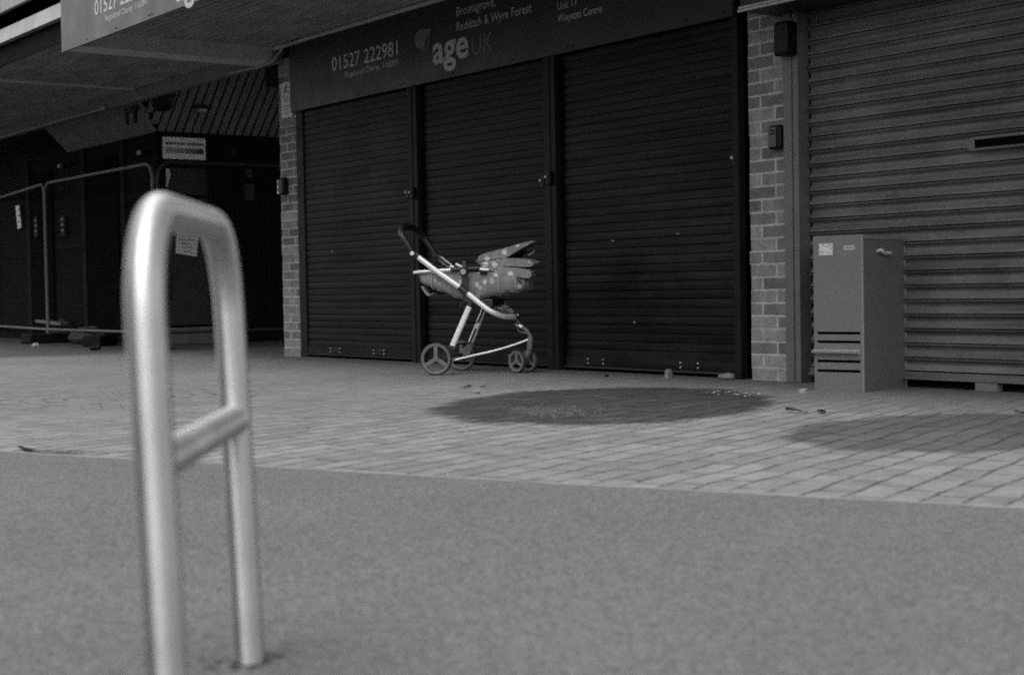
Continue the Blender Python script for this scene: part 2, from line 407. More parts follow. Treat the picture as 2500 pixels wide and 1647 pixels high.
# ------------------------------------------------------------------ roller shutters
FY = 6.43
def slat_profile_flat(z0, z1, pitch, y):
    prof = []; z = z0
    while z < z1-.001:
        t = min(pitch, z1-z)
        prof += [(y, z), (y-.001, z+t*.4), (y, z+t-.009), (y+.011, z+t-.0075), (y+.011, z+t-.002), (y, z+t)]
        z += pitch
    return prof
def slat_profile_curved(z0, z1, pitch, y):
    prof = []; z = z0
    while z < z1-.001:
        p = pitch
        for k in range(10):
            a = k/9
            prof.append((y-.006+.026*math.sin(math.pi*min(1, a*.98+.02)**1.5)**.8, z+.009+a*(p-.019)))
        prof += [(y-.007, z+p-.008), (y-.008, z+p-.005), (y-.004, z+p-.0035), (y+.014, z+p-.003), (y+.014, z+p+.001), (y-.003, z+p+.002), (y-.006, z+p+.004), (y-.005, z+p+.007)]
        z += pitch
    return prof
shop = thing('shop_building', 'long brick shop building with three closed dark roller shutters under the canopy', 'shop', (-9, FY, 0))
def inv(o, par):
    """keep world coordinates for a mesh modelled in world space"""
    bpy.context.view_layer.update(); o.matrix_parent_inverse = par.matrix_world.inverted(); return o
def wbuild(b, name, mat, par, **k): return inv(b.build(name, mat, par, **k), par)
def pier(x0, x1, z1, par, mat='pier_brick', y0=FY, y1=6.75):
    b = MB(); n = int(z1/.075)
    rnd = random.Random(int(abs(x0)*100))
    z = 0
    while z < z1-.001:           # courses with slightly uneven edges
        h = min(.075, z1-z); j = rnd.uniform(-.004, .004); k = rnd.uniform(-.003, .003)
        b.box(x0+j, x1, y0+k, y1, z, z+h); z += .075
    return wbuild(b, 'brick_pier', mat, par)
pier(-12.07, -11.77, 2.62, shop)
pier(-6.30, -5.99, 2.62, shop)
b = MB(); b.box(-12.05, -2.5, 6.72, 6.95, 0, 2.78); wbuild(b, 'inner_wall', 'void', shop)
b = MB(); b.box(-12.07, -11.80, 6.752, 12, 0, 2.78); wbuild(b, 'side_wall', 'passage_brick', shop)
b = MB(); b.box(-12.3, -2.5, 6.62, 6.9, 2.782, 7.5); wbuild(b, 'upper_wall', 'upper_brick', shop)
def lockpart(par, x, z, y, flip=1):
    b = MB()
    b.box(x-.022, x+.022, y-.035, y, z-.045, z+.045)
    o = wbuild(b, 'lock', 'black_plastic', par, bevel=.008)
    b = MB(); b.tube([(x-.012*flip, y-.037, z+.008), (x-.012*flip, y-.046, z+.008)], .009, 12)
    wbuild(b, 'lock', 'trim_light', par, smooth=True)
def shutter(x0, x1, ztop, par, locks=(), bolts=()):
    b = MB(); b.sheet(slat_profile_flat(.10, ztop, .055, FY+.012), x0, x1)
    o = wbuild(b, 'roller_shutter', 'shutter_dark', par)
    b = MB(); b.box(x0+.002, x1-.002, FY, FY+.03, .034, .099); bb = wbuild(b, 'bottom_bar', 'shutter_dark', o, bevel=.003)
    b = MB(); b.box(x0+.002, x1-.002, FY-.012, FY+.02, .022, .033); wbuild(b, 'sill', 'dim_paper', o, bevel=.002)
    for x in bolts:
        b = MB(); b.box(x-.05, x+.05, FY-.006, FY-.0005, .045, .092); wbuild(b, 'lock_plate', 'black_plastic', o, bevel=.002)
        for dx in (-.085, .07):
            for dz in (.055, .083): wbuild(MB().tube([(x+dx, FY-.0005, dz), (x+dx, FY-.010, dz)], .0055, 10), 'bolt', 'bright_metal', o, smooth=True)
    return o
sA = shutter(-11.64, -9.93, 2.2, shop, bolts=(-11.15, -10.45))
sB = shutter(-9.76, -8.22, 2.2, shop, bolts=(-9.35, -8.6))
sC = shutter(-8.05, -6.41, 2.2, shop, bolts=(-7.72, -6.82))
def guide(x0, x1, par, y=FY-.03, mat='guide_dark', z1=2.2, groove=None):
    b = MB(); b.box(x0, x1, y, FY+.03, 0, z1)
    if groove: b.box(groove, groove+.018, y-.006, y-.0005, 0, z1)
    return wbuild(b, 'guide_rail', mat, par, bevel=.004)
guide(-11.768, -11.65, shop, mat='guide_dark', y=FY+.0)
guide(-9.93, -9.805, shop, groove=-9.88); guide(-9.765, -9.755, shop, y=FY-.01, mat='void')
guide(-8.22, -8.09, shop, groove=-8.16); guide(-8.055, -8.045, shop, y=FY-.01, mat='void')
guide(-6.41, -6.36, shop)
for x, z, p, f in ((-9.945, 1.314, sA, 1), (-9.845, 1.307, sB, 1), (-8.235, 1.29, sB, 1), (-8.137, 1.306, sC, 1), (-6.39, 1.298, sC, 1)):
    lockpart(p, x, z, FY-.031 if x not in (-9.945, -8.235, -6.39) else FY-.001, f)
# small torn stickers, chips and scuffs on the middle and right-hand shutters
rnd = random.Random(11)
for par_, spots in ((sB, [(-9.53, .755), (-9.09, .765), (-8.73, .77)]), (sC, [(-7.55, .86), (-6.93, .88), (-7.35, .33)]), (sA, [(-11.2, .9)])):
    for x, z in spots:
        b = MB(); n = 7; pts = [(x+rnd.uniform(.6, 1)*.022*math.cos(2*math.pi*k/n), FY+.0095, z+rnd.uniform(.5, 1)*.010*math.sin(2*math.pi*k/n)) for k in range(n)]
        b.prism(pts, Vector((0, -.0008, 0)), Vector((0, 0, 0)))
        wbuild(b, 'sticker_remnant', 'guide_grey', par_)

# ------------------------------------------------------------------ the next unit on the right
unit = thing('neighbouring_shop_unit', 'grey ribbed roller shutter unit to the right of the brick pier, behind the metal cabinet', 'shop', (-4.5, FY, 0))
b = MB(); b.sheet(slat_profile_curved(.082, 2.36, .0762, FY+.03), -5.862, -2.5); sD = wbuild(b, 'roller_shutter', 'shutter_grey', unit, smooth=True, angle=50)
b = MB(); b.box(-5.862, -2.5, FY+.010, FY+.04, .045, .083); b.box(-5.862, -2.5, FY-.004, FY+.009, .045, .055); wbuild(b, 'bottom_bar', 'shutter_grey', sD, bevel=.002)
for x in (-4.68, -3.6):
    b = MB(); b.box(x-.065, x+.065, FY+.0, FY+.05, 0, .043); wbuild(b, 'floor_bracket', 'concrete', sD, bevel=.003)
b = MB(); b.box(-5.988, -5.925, FY-.045, FY+.05, 0, 2.36); b.box(-5.924, -5.914, FY-.038, FY+.05, 0, 2.36); b.box(-5.913, -5.876, FY-.045, FY+.05, 0, 2.36); wbuild(b, 'guide_rail', 'guide_grey', unit, bevel=.003)
b = MB()
pts = []
for k in range(9):
    a = math.pi/2+math.pi*k/8; pts.append((-4.745+.045*math.cos(a), 0, 1.243+.034*math.sin(a)))
pts += [(-4.735, 0, 1.209), (-4.735, 0, 1.277)]
b.prism(pts, Vector((0, FY+.004, 0)), Vector((0, FY+.02, 0)))
ls = wbuild(b, 'letter_slot', 'guide_grey', sD)
b = MB(); b.box(-4.735, -3.95, FY-.001, FY+.02, 1.221, 1.262); wbuild(b, 'slot_opening', 'void', ls)
b = MB(); b.box(-4.735, -3.95, FY-.002, FY+.02, 1.263, 1.277); b.box(-4.735, -3.95, FY-.002, FY+.02, 1.209, 1.220); wbuild(b, 'slot_frame', 'shutter_grey', ls)
b = MB(); b.box(-6.035, -2.5, FY-.33, FY+.25, 2.073, 2.725); wbuild(b, 'fascia', 'sign_panel', unit, bevel=.003)
b = MB(); b.box(-6.035, -2.5, FY-.352, FY-.331, 2.067, 2.080); b.box(-6.035, -2.5, FY-.345, FY-.331, 2.085, 2.097); wbuild(b, 'fascia_trim', 'trim_light', unit, bevel=.002)

# ------------------------------------------------------------------ canopy
can = thing('canopy', 'deep ribbed canopy over the shopfronts with a boxed cross beam and front fascia', 'canopy', (-9, 5.6, 2.7))
def ribs(x0, x1, y0=4.70, y1=FY+.18, z=2.73, pitch=.0727):
    prof = []; y = y0
    while y < y1:
        prof += [(y, z), (y+pitch-.036, z), (y+pitch-.030, z+.045), (y+pitch-.006, z+.045), (y+pitch, z)]
        y += pitch
    return MB().sheet(prof, x0, x1)
wbuild(ribs(-12.26, -1.5, y1=FY-.03), 'soffit_panel', 'soffit_board', can)
wbuild(ribs(-15.13, -12.38), 'soffit_panel', 'soffit_board', can)
wbuild(ribs(-26, -15.21), 'soffit_panel', 'soffit_board', can)
b = MB(); b.box(-12.375, -12.085, 4.60, FY-.045, 2.60, 2.76); wbuild(b, 'cross_beam', 'beam_paint', can, bevel=.004)
b = MB(); b.box(-15.21, -15.13, 4.71, FY-.05, 2.712, 2.76); wbuild(b, 'cover_strip', 'beam_paint', can, bevel=.003)
b = MB(); b.box(-26, -12.07, FY-.04, FY+.04, 2.60, 2.728); wbuild(b, 'edge_beam', 'edge_paint', can, bevel=.004)
b = MB(); b.box(-12.40, -12.072, FY+.042, FY+.6, 2.43, 2.60); wbuild(b, 'return_beam', 'passage_trim', can)
b = MB(); b.box(-26, -1.5, 4.68, 4.698, 2.72, 2.93); b.box(-26, -1.5, 4.62, 6.6, 3.42, 3.47); wbuild(b, 'roof_deck', 'passage_trim', can)
b = MB()
b.prism([(0, 4.60, 2.89), (0, 4.66, 2.89), (0, 4.66, 3.03), (0, 4.64, 3.03)], Vector((-26, 0, 0)), Vector((-12.27, 0, 0))); wbuild(b, 'fascia_board', 'white_fascia', can)
b = MB(); b.box(-26, -14.101, 4.56, 4.62, 3.125, 3.41); b.box(-14.099, -1.5, 4.60, 4.64, 3.16, 3.41); wbuild(b, 'upper_fascia', 'upper_board', can, bevel=.003)
b = MB(); b.box(-12.2, -1.5, 4.60, 4.66, 2.75, 3.15); wbuild(b, 'backing_board', 'passage_trim', can)
b = MB(); b.box(-12.07, -6.36, FY-.072, FY-.029, 2.7045, 2.7285); wbuild(b, 'wall_plate', 'beam_paint', can, bevel=.003)
# conduit along the top of the shop sign and down over the pier
cn = thing('conduit', 'thin pale conduit along the top of the shop sign and down over the pier', 'conduit', (-9, FY-.07, 2.75))
pts = [(-6.4, FY-.083, 2.722), (-11.4, FY-.083, 2.720), (-11.52, FY-.085, 2.714), (-11.76, FY-.10, 2.702), (-11.98, FY-.10, 2.592), (-12.05, FY-.095, 2.587), (-12.39, FY-.065, 2.587), (-12.5, FY-.052, 2.604), (-12.9, FY-.051, 2.608)]
wbuild(MB().tube(pts, .0095, 10), 'pipe', 'trim_light', cn, smooth=True)
b = MB()
for x, h in ((-7.2, .012), (-8.3, .012), (-9.4, .012), (-10.5, .012), (-11.69, .03)): wbuild(MB().box(x-h, x+h, FY-.096, FY-.073, 2.709, 2.728), 'clip', 'trim_light', cn, bevel=.003)
c2 = thing('conduit', 'pale electrical conduit running along the canopy edge beam above the passage', 'conduit', (-17, FY, 2.6))
wbuild(MB().tube([(-26, FY-.052, 2.612), (-16.0, FY-.052, 2.612)], .010, 10), 'pipe', 'trim_light', c2, smooth=True)
b = MB(); b.box(-16.06, -15.96, FY-.075, FY-.041, 2.59, 2.64); wbuild(b, 'junction_box', 'trim_light', c2, bevel=.006)

# ------------------------------------------------------------------ signs
def shop_sign(x0, y, z0, label, mat, dz=0, bright=1):
    t = thing('shop_sign', label, 'sign', (x0+2.7, y, z0))
    L = 5.4
    b = MB(); b.box(x0, x0+L, y, y+.02, z0, z0+.575); wbuild(b, 'panel', mat, t, bevel=.001)
    yy = y-.002
    def P(s, a, c, z, cap, m, bold=0.):
        inv(text(s, x0+a, x0+c, z0+z+dz, cap, yy, m, t, bold), t)
    P('01527 222981', .74, 1.76, .262, .112, 'lettering_light', .010)
    P('Registered Charity: 1165891', .953, 1.757, .185, .046, 'lettering_light', .0)
    P('age', 2.246, 2.713, .126, .215, 'lettering_pale', .022)
    P('UK', 2.757, 3.015, .122, .142, 'lettering_dim', -.012)
    P('Bromsgrove,', 2.57, 3.053, .434, .066, 'lettering_light', .0)
    P('Redditch & Wyre Forest', 2.566, 3.475, .325, .064, 'lettering_light', .0)
    P('Unit 11', 3.756, 3.956, .290, .052, 'lettering_light', .0)
    P('Winyates Centre', 3.757, 4.22, .208, .050, 'lettering_light', .0)
    cx, cz = x0+2.12, z0+.31+dz
    def blob(pts, m, off):
        b = MB(); b.prism([(cx+px, 0, cz+pz) for px, pz in pts], Vector((0, yy-off, 0)), Vector((0, yy-off+.0012, 0))); wbuild(b, 'logo', m, t)
    blob([(-.115, .02), (-.105, .075), (-.06, .10), (.0, .10), (.06, .088), (.115, .085), (.085, .04), (.05, .03), (.0, .035), (-.045, .01), (-.055, -.035), (-.095, -.03)], 'logo_light', 0)
    blob([(-.055, -.038), (-.044, .008), (.0, .033), (.035, .029), (.015, -.03), (-.02, -.05)], 'lettering_dim', .0)
    blob([(.117, .083), (.105, .0), (.07, -.07), (.01, -.105), (-.04, -.075), (-.058, -.04), (-.02, -.052), (.02, -.03), (.05, .02), (.087, .038)], 'logo_dark', .0015)
    b = MB()
    for a in (.55, 1.15, 1.78, 1.83, 2.5, 3.25, 3.86, 3.91, 4.45, 5.0, 5.33):
        b.tube([(x0+a, y-.001, z0+.03), (x0+a, y-.006, z0+.03)], .007, 10)
    for a in (.55, 1.15, 1.8, 2.5, 3.25, 3.9, 4.5, 5.1): b.tube([(x0+a, y-.001, z0+.545), (x0+a, y-.005, z0+.545)], .007, 10)
    wbuild(b, 'screw', 'black_plastic', t, smooth=True)
    return t
shop_sign(-11.772, FY-.05, 2.128, 'dark charity shop fascia sign directly above the three dark shutters', 'sign_panel')
shop_sign(-12.24, 4.53, 2.563, 'lighter charity shop sign on the front edge of the canopy', 'outer_sign_panel', -.075)

def bars(par, rows, y, mat='ink', name='lettering'):
    b = MB()
    for x0, x1, z0, z1 in rows: b.box(x0, x1, y-.0012, y-.0002, z0, z1)
    return wbuild(b, name, mat, par)
t = thing('cctv_notice', 'pale portrait security camera notice high on the left brick pier', 'notice', (-11.9, FY, 2.1))
b = MB(); b.box(-12.01, -11.81, FY-.012, FY-.006, 2.10, 2.41); wbuild(b, 'board', 'paper', t, bevel=.001)
b = MB(); b.prism([(-11.955, 0, 2.325), (-11.93, 0, 2.315), (-11.885, 0, 2.375), (-11.91, 0, 2.385)], Vector((0, FY-.0135, 0)), Vector((0, FY-.0125, 0)))
b.box(-11.905, -11.865, FY-.0135, FY-.0125, 2.318, 2.328); wbuild(b, 'camera_symbol', 'ink', t)
rows = []
for z, a, c_ in ((2.285, .02, .10), (2.262, .035, .17), (2.245, .03, .15), (2.20, .03, .16), (2.185, .04, .15), (2.165, .03, .13), (2.14, .05, .14), (2.125, .06, .12)): rows.append((-12.005+a, -12.005+c_, z, z+.006))
bars(t, rows, FY-.0122, 'guide_grey')
t = thing('wall_switch', 'small white two-button switch plate on the edge of the left pier', 'switch', (-12.05, FY, 1.43))
b = MB(); b.box(-12.085, -12.02, FY-.03, FY-.005, 1.435, 1.565); wbuild(b, 'plate', 'white_plastic', t, bevel=.006)
b = MB()
for z in (1.475, 1.53): wbuild(MB().tube([(-12.052, FY-.0305, z), (-12.052, FY-.036, z)], .013, 14), 'button', 'ink', t, smooth=True)
t = thing('key_box', 'black rounded box beside the white switch on the left pier', 'key box', (-11.95, FY, 1.42))
b = MB(); b.box(-12.005, -11.915, FY-.065, FY-.005, 1.42, 1.575); wbuild(b, 'case', 'black_plastic', t, bevel=.018, seg=4)
b = MB(); b.box(-11.995, -11.925, FY-.0665, FY-.0655, 1.50, 1.555); wbuild(b, 'cover', 'black_plastic', t)
t = thing('key_safe', 'dark rounded key safe with a lighter face on the right-hand brick pier', 'key safe', (-6.05, FY, 1.33))
b = MB(); b.box(-6.105, -6.005, FY-.055, FY-.005, 1.325, 1.462); wbuild(b, 'case', 'black_plastic', t, bevel=.02, seg=4)
b = MB(); b.box(-6.094, -6.034, FY-.060, FY-.0555, 1.338, 1.450); f = wbuild(b, 'door', 'grey_plastic', t, bevel=.012, seg=3)
b = MB(); b.box(-6.082, -6.046, FY-.0625, FY-.0605, 1.408, 1.436); wbuild(b, 'label_recess', 'black_plastic', f, bevel=.003)
b = MB(); b.box(-6.078, -6.050, FY-.0645, FY-.063, 1.417, 1.427); wbuild(b, 'label_strip', 'grey_plastic', f)
t = thing('security_camera', 'black box camera mounted high where the right-hand pier meets the shutter rail', 'camera', (-6.0, FY, 1.9))
b = MB(); b.box(-5.965, -5.86, FY-.15, FY-.05, 1.83, 2.02); wbuild(b, 'housing', 'black_plastic', t, bevel=.02, seg=3)
b = MB(); b.tube([(-5.99, FY-.09, 1.875), (-5.96, FY-.10, 1.90)], .022, 14); wbuild(b, 'lens', 'grey_plastic', t, smooth=True)
b = MB(); b.box(-5.995, -5.975, FY-.10, FY-.004, 1.84, 2.0); wbuild(b, 'bracket', 'black_plastic', t)

# ------------------------------------------------------------------ free-standing metal cabinet
C0 = Vector((-5.115, 6.02, 0))
cl = Vector((-5.387+5.115, 5.962-6.02, 0)).normalized()       # along the lit face, towards the left
ct = thing('metal_cabinet', 'grey metal cabinet with louvre slots standing on the paving against the grey shutter', 'cabinet', C0, math.atan2(-cl.y, -cl.x))
# local: +x from left edge to the near corner = 0, the lit face lies on y=0 facing -y, depth goes +y
Wc, Dc, Hc = .282, .47, .80
b = MB(); slots = (.300, .255, .155, .105)
zs = [0.0]
for s in sorted(slots): zs += [s-.0075, s+.0075]
zs.append(Hc)
for i in range(0, len(zs), 2): b.box(-Wc, 0, 0, .012, zs[i], zs[i+1])
for s in slots: b.box(-Wc, -Wc+.016, 0, .012, s-.0075, s+.0075); b.box(-.016, 0, 0, .012, s-.0075, s+.0075)
b.build('front_panel', 'cabinet_light', ct)
b = MB(); b.box(-Wc+.001, -.011, .0125, Dc, .004, Hc-.001); b.build('inner_box', 'void', ct)
b = MB(); b.box(-.0105, -.001, .0125, Dc-.012, .0, Hc-.022); b.build('side_panel', 'cabinet_light', ct)
b = MB(); b.box(-.0105, .003, .0125, Dc, Hc-.021, Hc); b.build('top_flange', 'cabinet_edge', ct, bevel=.002)
b = MB(); b.box(-.012, .004, Dc-.011, Dc+.004, 0, Hc-.022); b.build('corner_edge', 'cabinet_edge', ct, bevel=.002)
b = MB(); b.box(-.005, .0035, -.0015, .0122, 0, Hc-.0005); b.build('corner_edge', 'cabinet_edge', ct, bevel=.001)  # lighter strip, the highlight along the near corner painted on
b = MB(); b.box(-Wc, -.0105, .0125, Dc, Hc-.0005, Hc+.002); b.build('top_panel', 'cabinet_light', ct)
b = MB()
b.prism([(0, -.001, .190), (0, -.024, .199), (0, -.032, .211), (0, -.001, .214)], Vector((-Wc+.004-.004, 0, 0)), Vector((-.018, 0, 0))); b.build('bent_louvre', 'louvre_metal', ct, label='pale louvre bent outwards')
b = MB(); b.tube(smoothpath([(.0, .155, .716), (.022, .16, .722), (.026, .185, .708), (.026, .235, .706), (.022, .262, .708), (0, .266, .710)], 5), .009, 10); b.build('handle', 'louvre_metal', ct, smooth=True)
b = MB(); b.box(-.247, -.168, -.0015, -.0003, .702, .762); lb = b.build('label', 'white_plastic', ct)
b = MB(); rnd = random.Random(5)
for i in range(26):
    x = -.245+rnd.random()*.07; z = .705+rnd.random()*.052; b.box(x, x+rnd.uniform(.003, .010), -.0022, -.0016, z, z+rnd.uniform(.002, .004))
b.build('print', 'guide_grey', lb)
b = MB(); b.box(-.105, -.042, -.0015, -.0003, .725, .748); lb = b.build('maker_plate', 'trim_light', ct)
b = MB(); b.box(-.098, -.049, -.0022, -.0016, .733, .741); b.build('print', 'cabinet_edge', lb)

# ------------------------------------------------------------------ passage: corner building, skirts, door, sign, lamps
cb = thing('corner_building', 'dark brick building across the shaded passage with a sloping slatted soffit', 'building', (-16, 6.97, 0))
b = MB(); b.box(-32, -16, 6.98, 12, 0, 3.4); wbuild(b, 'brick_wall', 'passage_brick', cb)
b = MB()   # pilasters and window strips of the left wall
for x in (-16.95, -18.2, -20.2): wbuild(MB().box(x-.06, x+.06, 6.95, 6.979, 0, 2.38), 'wall_post', 'slat_dark', cb)
b = MB()
for x0, x1 in ((-18.1, -17.1), (-20.1, -19.3)): wbuild(MB().box(x0, x1, 6.955, 6.979, .12, 2.2), 'shop_window', 'void', cb)
b = MB(); y = 7.0     # soffit over the wall that faces the shutters' side
while y < 11:
    b.prism([(-16.0, y, 2.39), (-15.3, y, 3.09), (-15.32, y, 3.11), (-16.02, y, 2.41)], Vector((0, 0, 0)), Vector((0, .075, 0))); y += .105
y = 6.895
while y > 6.45:      # the hip at the corner
    d = 6.97-y
    b.prism([(-16.0+d, y, 2.39+d), (-15.3, y, 3.09), (-15.32, y, 3.11), (-16.02+d, y, 2.41+d)], Vector((0, 0, 0)), Vector((0, .075, 0))); y -= .105
wbuild(b, 'slatted_soffit', 'slat_board', cb)
b = MB(); x = -16.0
rnd = random.Random(2)
while x > -18.7:
    w_ = .05
    b.prism([(x, 6.97, 2.38), (x, 6.42, 2.93), (x, 6.44, 2.95), (x, 6.99, 2.40)], Vector((-w_, 0, 0)), Vector((0, 0, 0))); x -= .07
x = -15.93
while x < -15.45:
    d = x+16.0
    b.prism([(x, 6.97-d, 2.38+d), (x, 6.42, 2.93), (x, 6.44, 2.95), (x, 6.99-d, 2.40+d)], Vector((-.05, 0, 0)), Vector((0, 0, 0))); x += .07
wbuild(b, 'slatted_soffit', 'slat_board', cb)
b = MB()
b.prism([(-16.03, 6.97, 2.36), (-15.33, 6.97, 3.06), (-15.33, 12, 3.06), (-16.03, 12, 2.36)], Vector((0, 0, .06)), Vector((0, 0, .08)))
b.box(-26, -12, FY+.05, 12, 3.1, 3.2)
b.box(-16.02, -15.98, 6.96, 11, 2.33, 2.385); wbuild(b, 'passage_ceiling', 'passage_trim', cb)
# door in the corner building
b = MB(); b.box(-16.0, -15.955, 7.02, 7.06, .20, 2.05); b.box(-16.0, -15.955, 7.58, 7.62, .20, 2.05); b.box(-16.0, -15.955, 7.061, 7.579, 1.99, 2.05); b.box(-16.0, -15.955, 7.061, 7.579, 1.66, 1.69)
df = wbuild(b, 'door_frame', 'passage_trim', cb)
b = MB(); b.box(-15.998, -15.975, 7.062, 7.578, .22, 1.658); dr = wbuild(b, 'door', 'door_panel', cb)
b = MB(); b.box(-15.974, -15.95, 7.075, 7.088, .5, 1.45); wbuild(b, 'handle', 'black_plastic', dr)
b = MB(); b.box(-15.998, -15.98, 7.062, 7.578, 1.692, 1.988); wbuild(b, 'fanlight', 'door_panel', cb)
b = MB(); b.box(-16.0, -15.90, 7.0, 7.64, 0, .19); wbuild(b, 'door_step', 'concrete', cb, bevel=.01)
def xsheet(par, x, poly, mat, name, th=.003):
    b = MB(); b.prism([(0, y, z) for y, z in poly], Vector((x, 0, 0)), Vector((x+th, 0, 0))); return wbuild(b, name, mat, par)
t = thing('paper_notice', 'crooked white paper notice with handwriting taped to the passage door', 'notice', (-15.97, 7.3, 1.0))
xsheet(t, -15.972, [(7.16, 1.03), (7.42, .99), (7.45, 1.31), (7.18, 1.32)], 'paper', 'sheet')
b = MB()
for i, (y0, y1) in enumerate(((.04, .22), (.06, .20), (.03, .23), (.07, .17), (.05, .21), (.08, .16))):
    z = 1.27-i*.042; b.prism([(0, 7.17+y0, z), (0, 7.17+y1, z-.006), (0, 7.17+y1, z-.014), (0, 7.17+y0, z-.008)], Vector((-15.9685, 0, 0)), Vector((-15.968, 0, 0)))
wbuild(b, 'lettering', 'guide_grey', t)
t = thing('torn_sticker', 'small pale torn sticker on the glass above the passage door', 'sticker', (-15.97, 7.1, 1.8))
xsheet(t, -15.978, [(7.065, 1.98), (7.11, 1.97), (7.125, 1.91), (7.09, 1.78), (7.068, 1.77)], 'paper', 'sheet')
t = thing('wall_sign', 'white rectangular sign with a dark gradient bar above the passage door', 'sign', (-15.95, 7.3, 2.1))
b = MB(); b.box(-15.998, -15.965, 7.04, 7.56, 2.085, 2.335); wbuild(b, 'board', 'passage_sign', t, bevel=.015, seg=3)
b = MB(); rnd = random.Random(8); y = 7.07
while y < 7.53:
    w_ = rnd.uniform(.012, .03)
    if not (7.295 < y < 7.32): b.box(-15.9645, -15.9635, y, y+w_*.8, 2.245, 2.275)
    y += w_
wbuild(b, 'lettering', 'guide_grey', t)
m_, t_, b_ = base('bar_gradient', .6)
c = coords(t_); s_ = nd(t_, 'ShaderNodeSeparateXYZ'); t_.links.new(c, s_.inputs[0])
t_.links.new(ramp(t_, s_.outputs[1], 7.25, 7.5, .22, .02), b_.inputs['Base Color'])
b = MB(); b.box(-15.9645, -15.9635, 7.07, 7.53, 2.15, 2.21); wbuild(b, 'printed_bar', m_, t)
t = thing('arrow_sign', 'faint dark arrow-shaped sign to the right of the white passage sign', 'sign', (-15.98, 7.75, 2.2))
xsheet(t, -15.998, [(7.72, 2.13), (7.92, 2.13), (7.96, 2.20), (7.92, 2.27), (7.72, 2.27)], 'passage_trim', 'board', .01)
xsheet(t, -15.987, [(7.88, 2.145), (7.905, 2.145), (7.94, 2.20), (7.905, 2.255), (7.88, 2.255), (7.915, 2.20)], 'dim_paper', 'chevron', .002)
t = thing('wall_box', 'two dim stacked boxes fixed to the dark passage wall', 'wall box', (-15.97, 8.1, 1.8))
b = MB(); b.box(-15.998, -15.93, 8.03, 8.12, 1.90, 2.0); wbuild(b, 'upper_case', 'door_panel', t, bevel=.01)
b = MB(); b.box(-15.998, -15.94, 8.03, 8.15, 1.64, 1.83); wbuild(b, 'lower_case', 'door_panel', t, bevel=.01)
t = thing('bulkhead_lamp', 'small pale lamp fixed on the slatted soffit above the passage door', 'lamp', (-15.7, 7.4, 2.55))
b = MB(); b.tube([(-15.72, 7.36, 2.62), (-15.72, 7.46, 2.62)], .022, 12); wbuild(b, 'tube', 'white_plastic', t, smooth=True)
b = MB(); b.box(-15.76, -15.70, 7.31, 7.52, 2.64, 2.67); wbuild(b, 'backplate', 'black_plastic', t)
t = thing('dome_camera', 'black dome camera hanging under the canopy edge beam at the passage', 'camera', (-14.97, 6.56, 2.6))
b = MB()
prof = [(.0, .0), (.055, .012), (.092, .05), (.105, .10), (.108, .15), (.13, .17), (.13, .215), (.05, .25), (0, .26)]
V = [[b.bm.verts.new((-14.97+1.15*r*math.cos(2*math.pi*k/24), 6.60+1.15*r*math.sin(2*math.pi*k/24), 2.475+z)) for k in range(24)] for r, z in prof[1:-1]]
for i in range(len(V)-1):
    for k in range(24): b.bm.faces.new((V[i][k], V[i][(k+1) % 24], V[i+1][(k+1) % 24], V[i+1][k]))
b.bm.faces.new(V[0]); b.bm.faces.new(V[-1][::-1])
wbuild(b, 'dome', 'black_plastic', t, smooth=True)
b = MB(); b.tube([(-14.97, 6.60, 2.70), (-14.97, 6.60, 3.1)], .02, 10); wbuild(b, 'stem', 'black_plastic', t)
t = thing('cable_bracket', 'small dark bracket under the canopy edge left of the dome camera', 'bracket', (-15.6, 6.55, 2.5))
b = MB(); b.box(-15.80, -15.77, 6.53, 6.57, 2.42, 2.6); b.box(-15.58, -15.55, 6.53, 6.57, 2.42, 2.6); b.box(-15.8, -15.5, 6.53, 6.57, 2.54, 2.6); wbuild(b, 'hanger', 'black_plastic', t)
for x, z, lab in ((-16.34, 2.177, 'small dim lamp on the dark wall just left of the passage corner'), (-18.86, 2.217, 'small dim lamp on the dark wall farthest left in the passage')):
    t = thing('wall_lamp', lab, 'lamp', (x, 6.95, z)); b = MB(); b.box(x-.05, x+.05, 6.90, 6.945, z-.03, z+.03); wbuild(b, 'cover', 'guide_grey', t, bevel=.012)
    b = MB(); b.box(x-.03, x+.03, 6.9455, 6.978, z-.02, z+.02); wbuild(b, 'backplate', 'black_plastic', t)
def wallnotice(x, z, w_, h, tilt, lab, mat, marks=3):
    t = thing('wall_notice', lab, 'notice', (x, 6.92, z))
    b = MB(); b.prism([(x, 0, z), (x+w_, 0, z-tilt*.3), (x+w_+tilt, 0, z+h), (x+tilt, 0, z+h)][::1], Vector((0, 6.925, 0)), Vector((0, 6.929, 0))); wbuild(b, 'sheet', mat, t)
    b = MB()
    for i in range(marks): zz = z+h*(.25+.27*i); b.box(x+w_*.25, x+w_*.75, 6.9235, 6.9245, zz, zz+h*.08)
    wbuild(b, 'lettering', 'guide_grey', t)
wallnotice(-20.54, 1.49, .15, .32, -.07, 'tall narrow white notice, farthest left on the dark wall behind the fence', 'white_plastic')
wallnotice(-19.90, 1.36, .13, .26, 0, 'dim grey notice on the dark wall just left of the fence joint', 'dim_paper')
wallnotice(-18.92, 1.33, .13, .26, 0, 'dim grey notice on the dark wall just right of the fence joint', 'dim_paper')

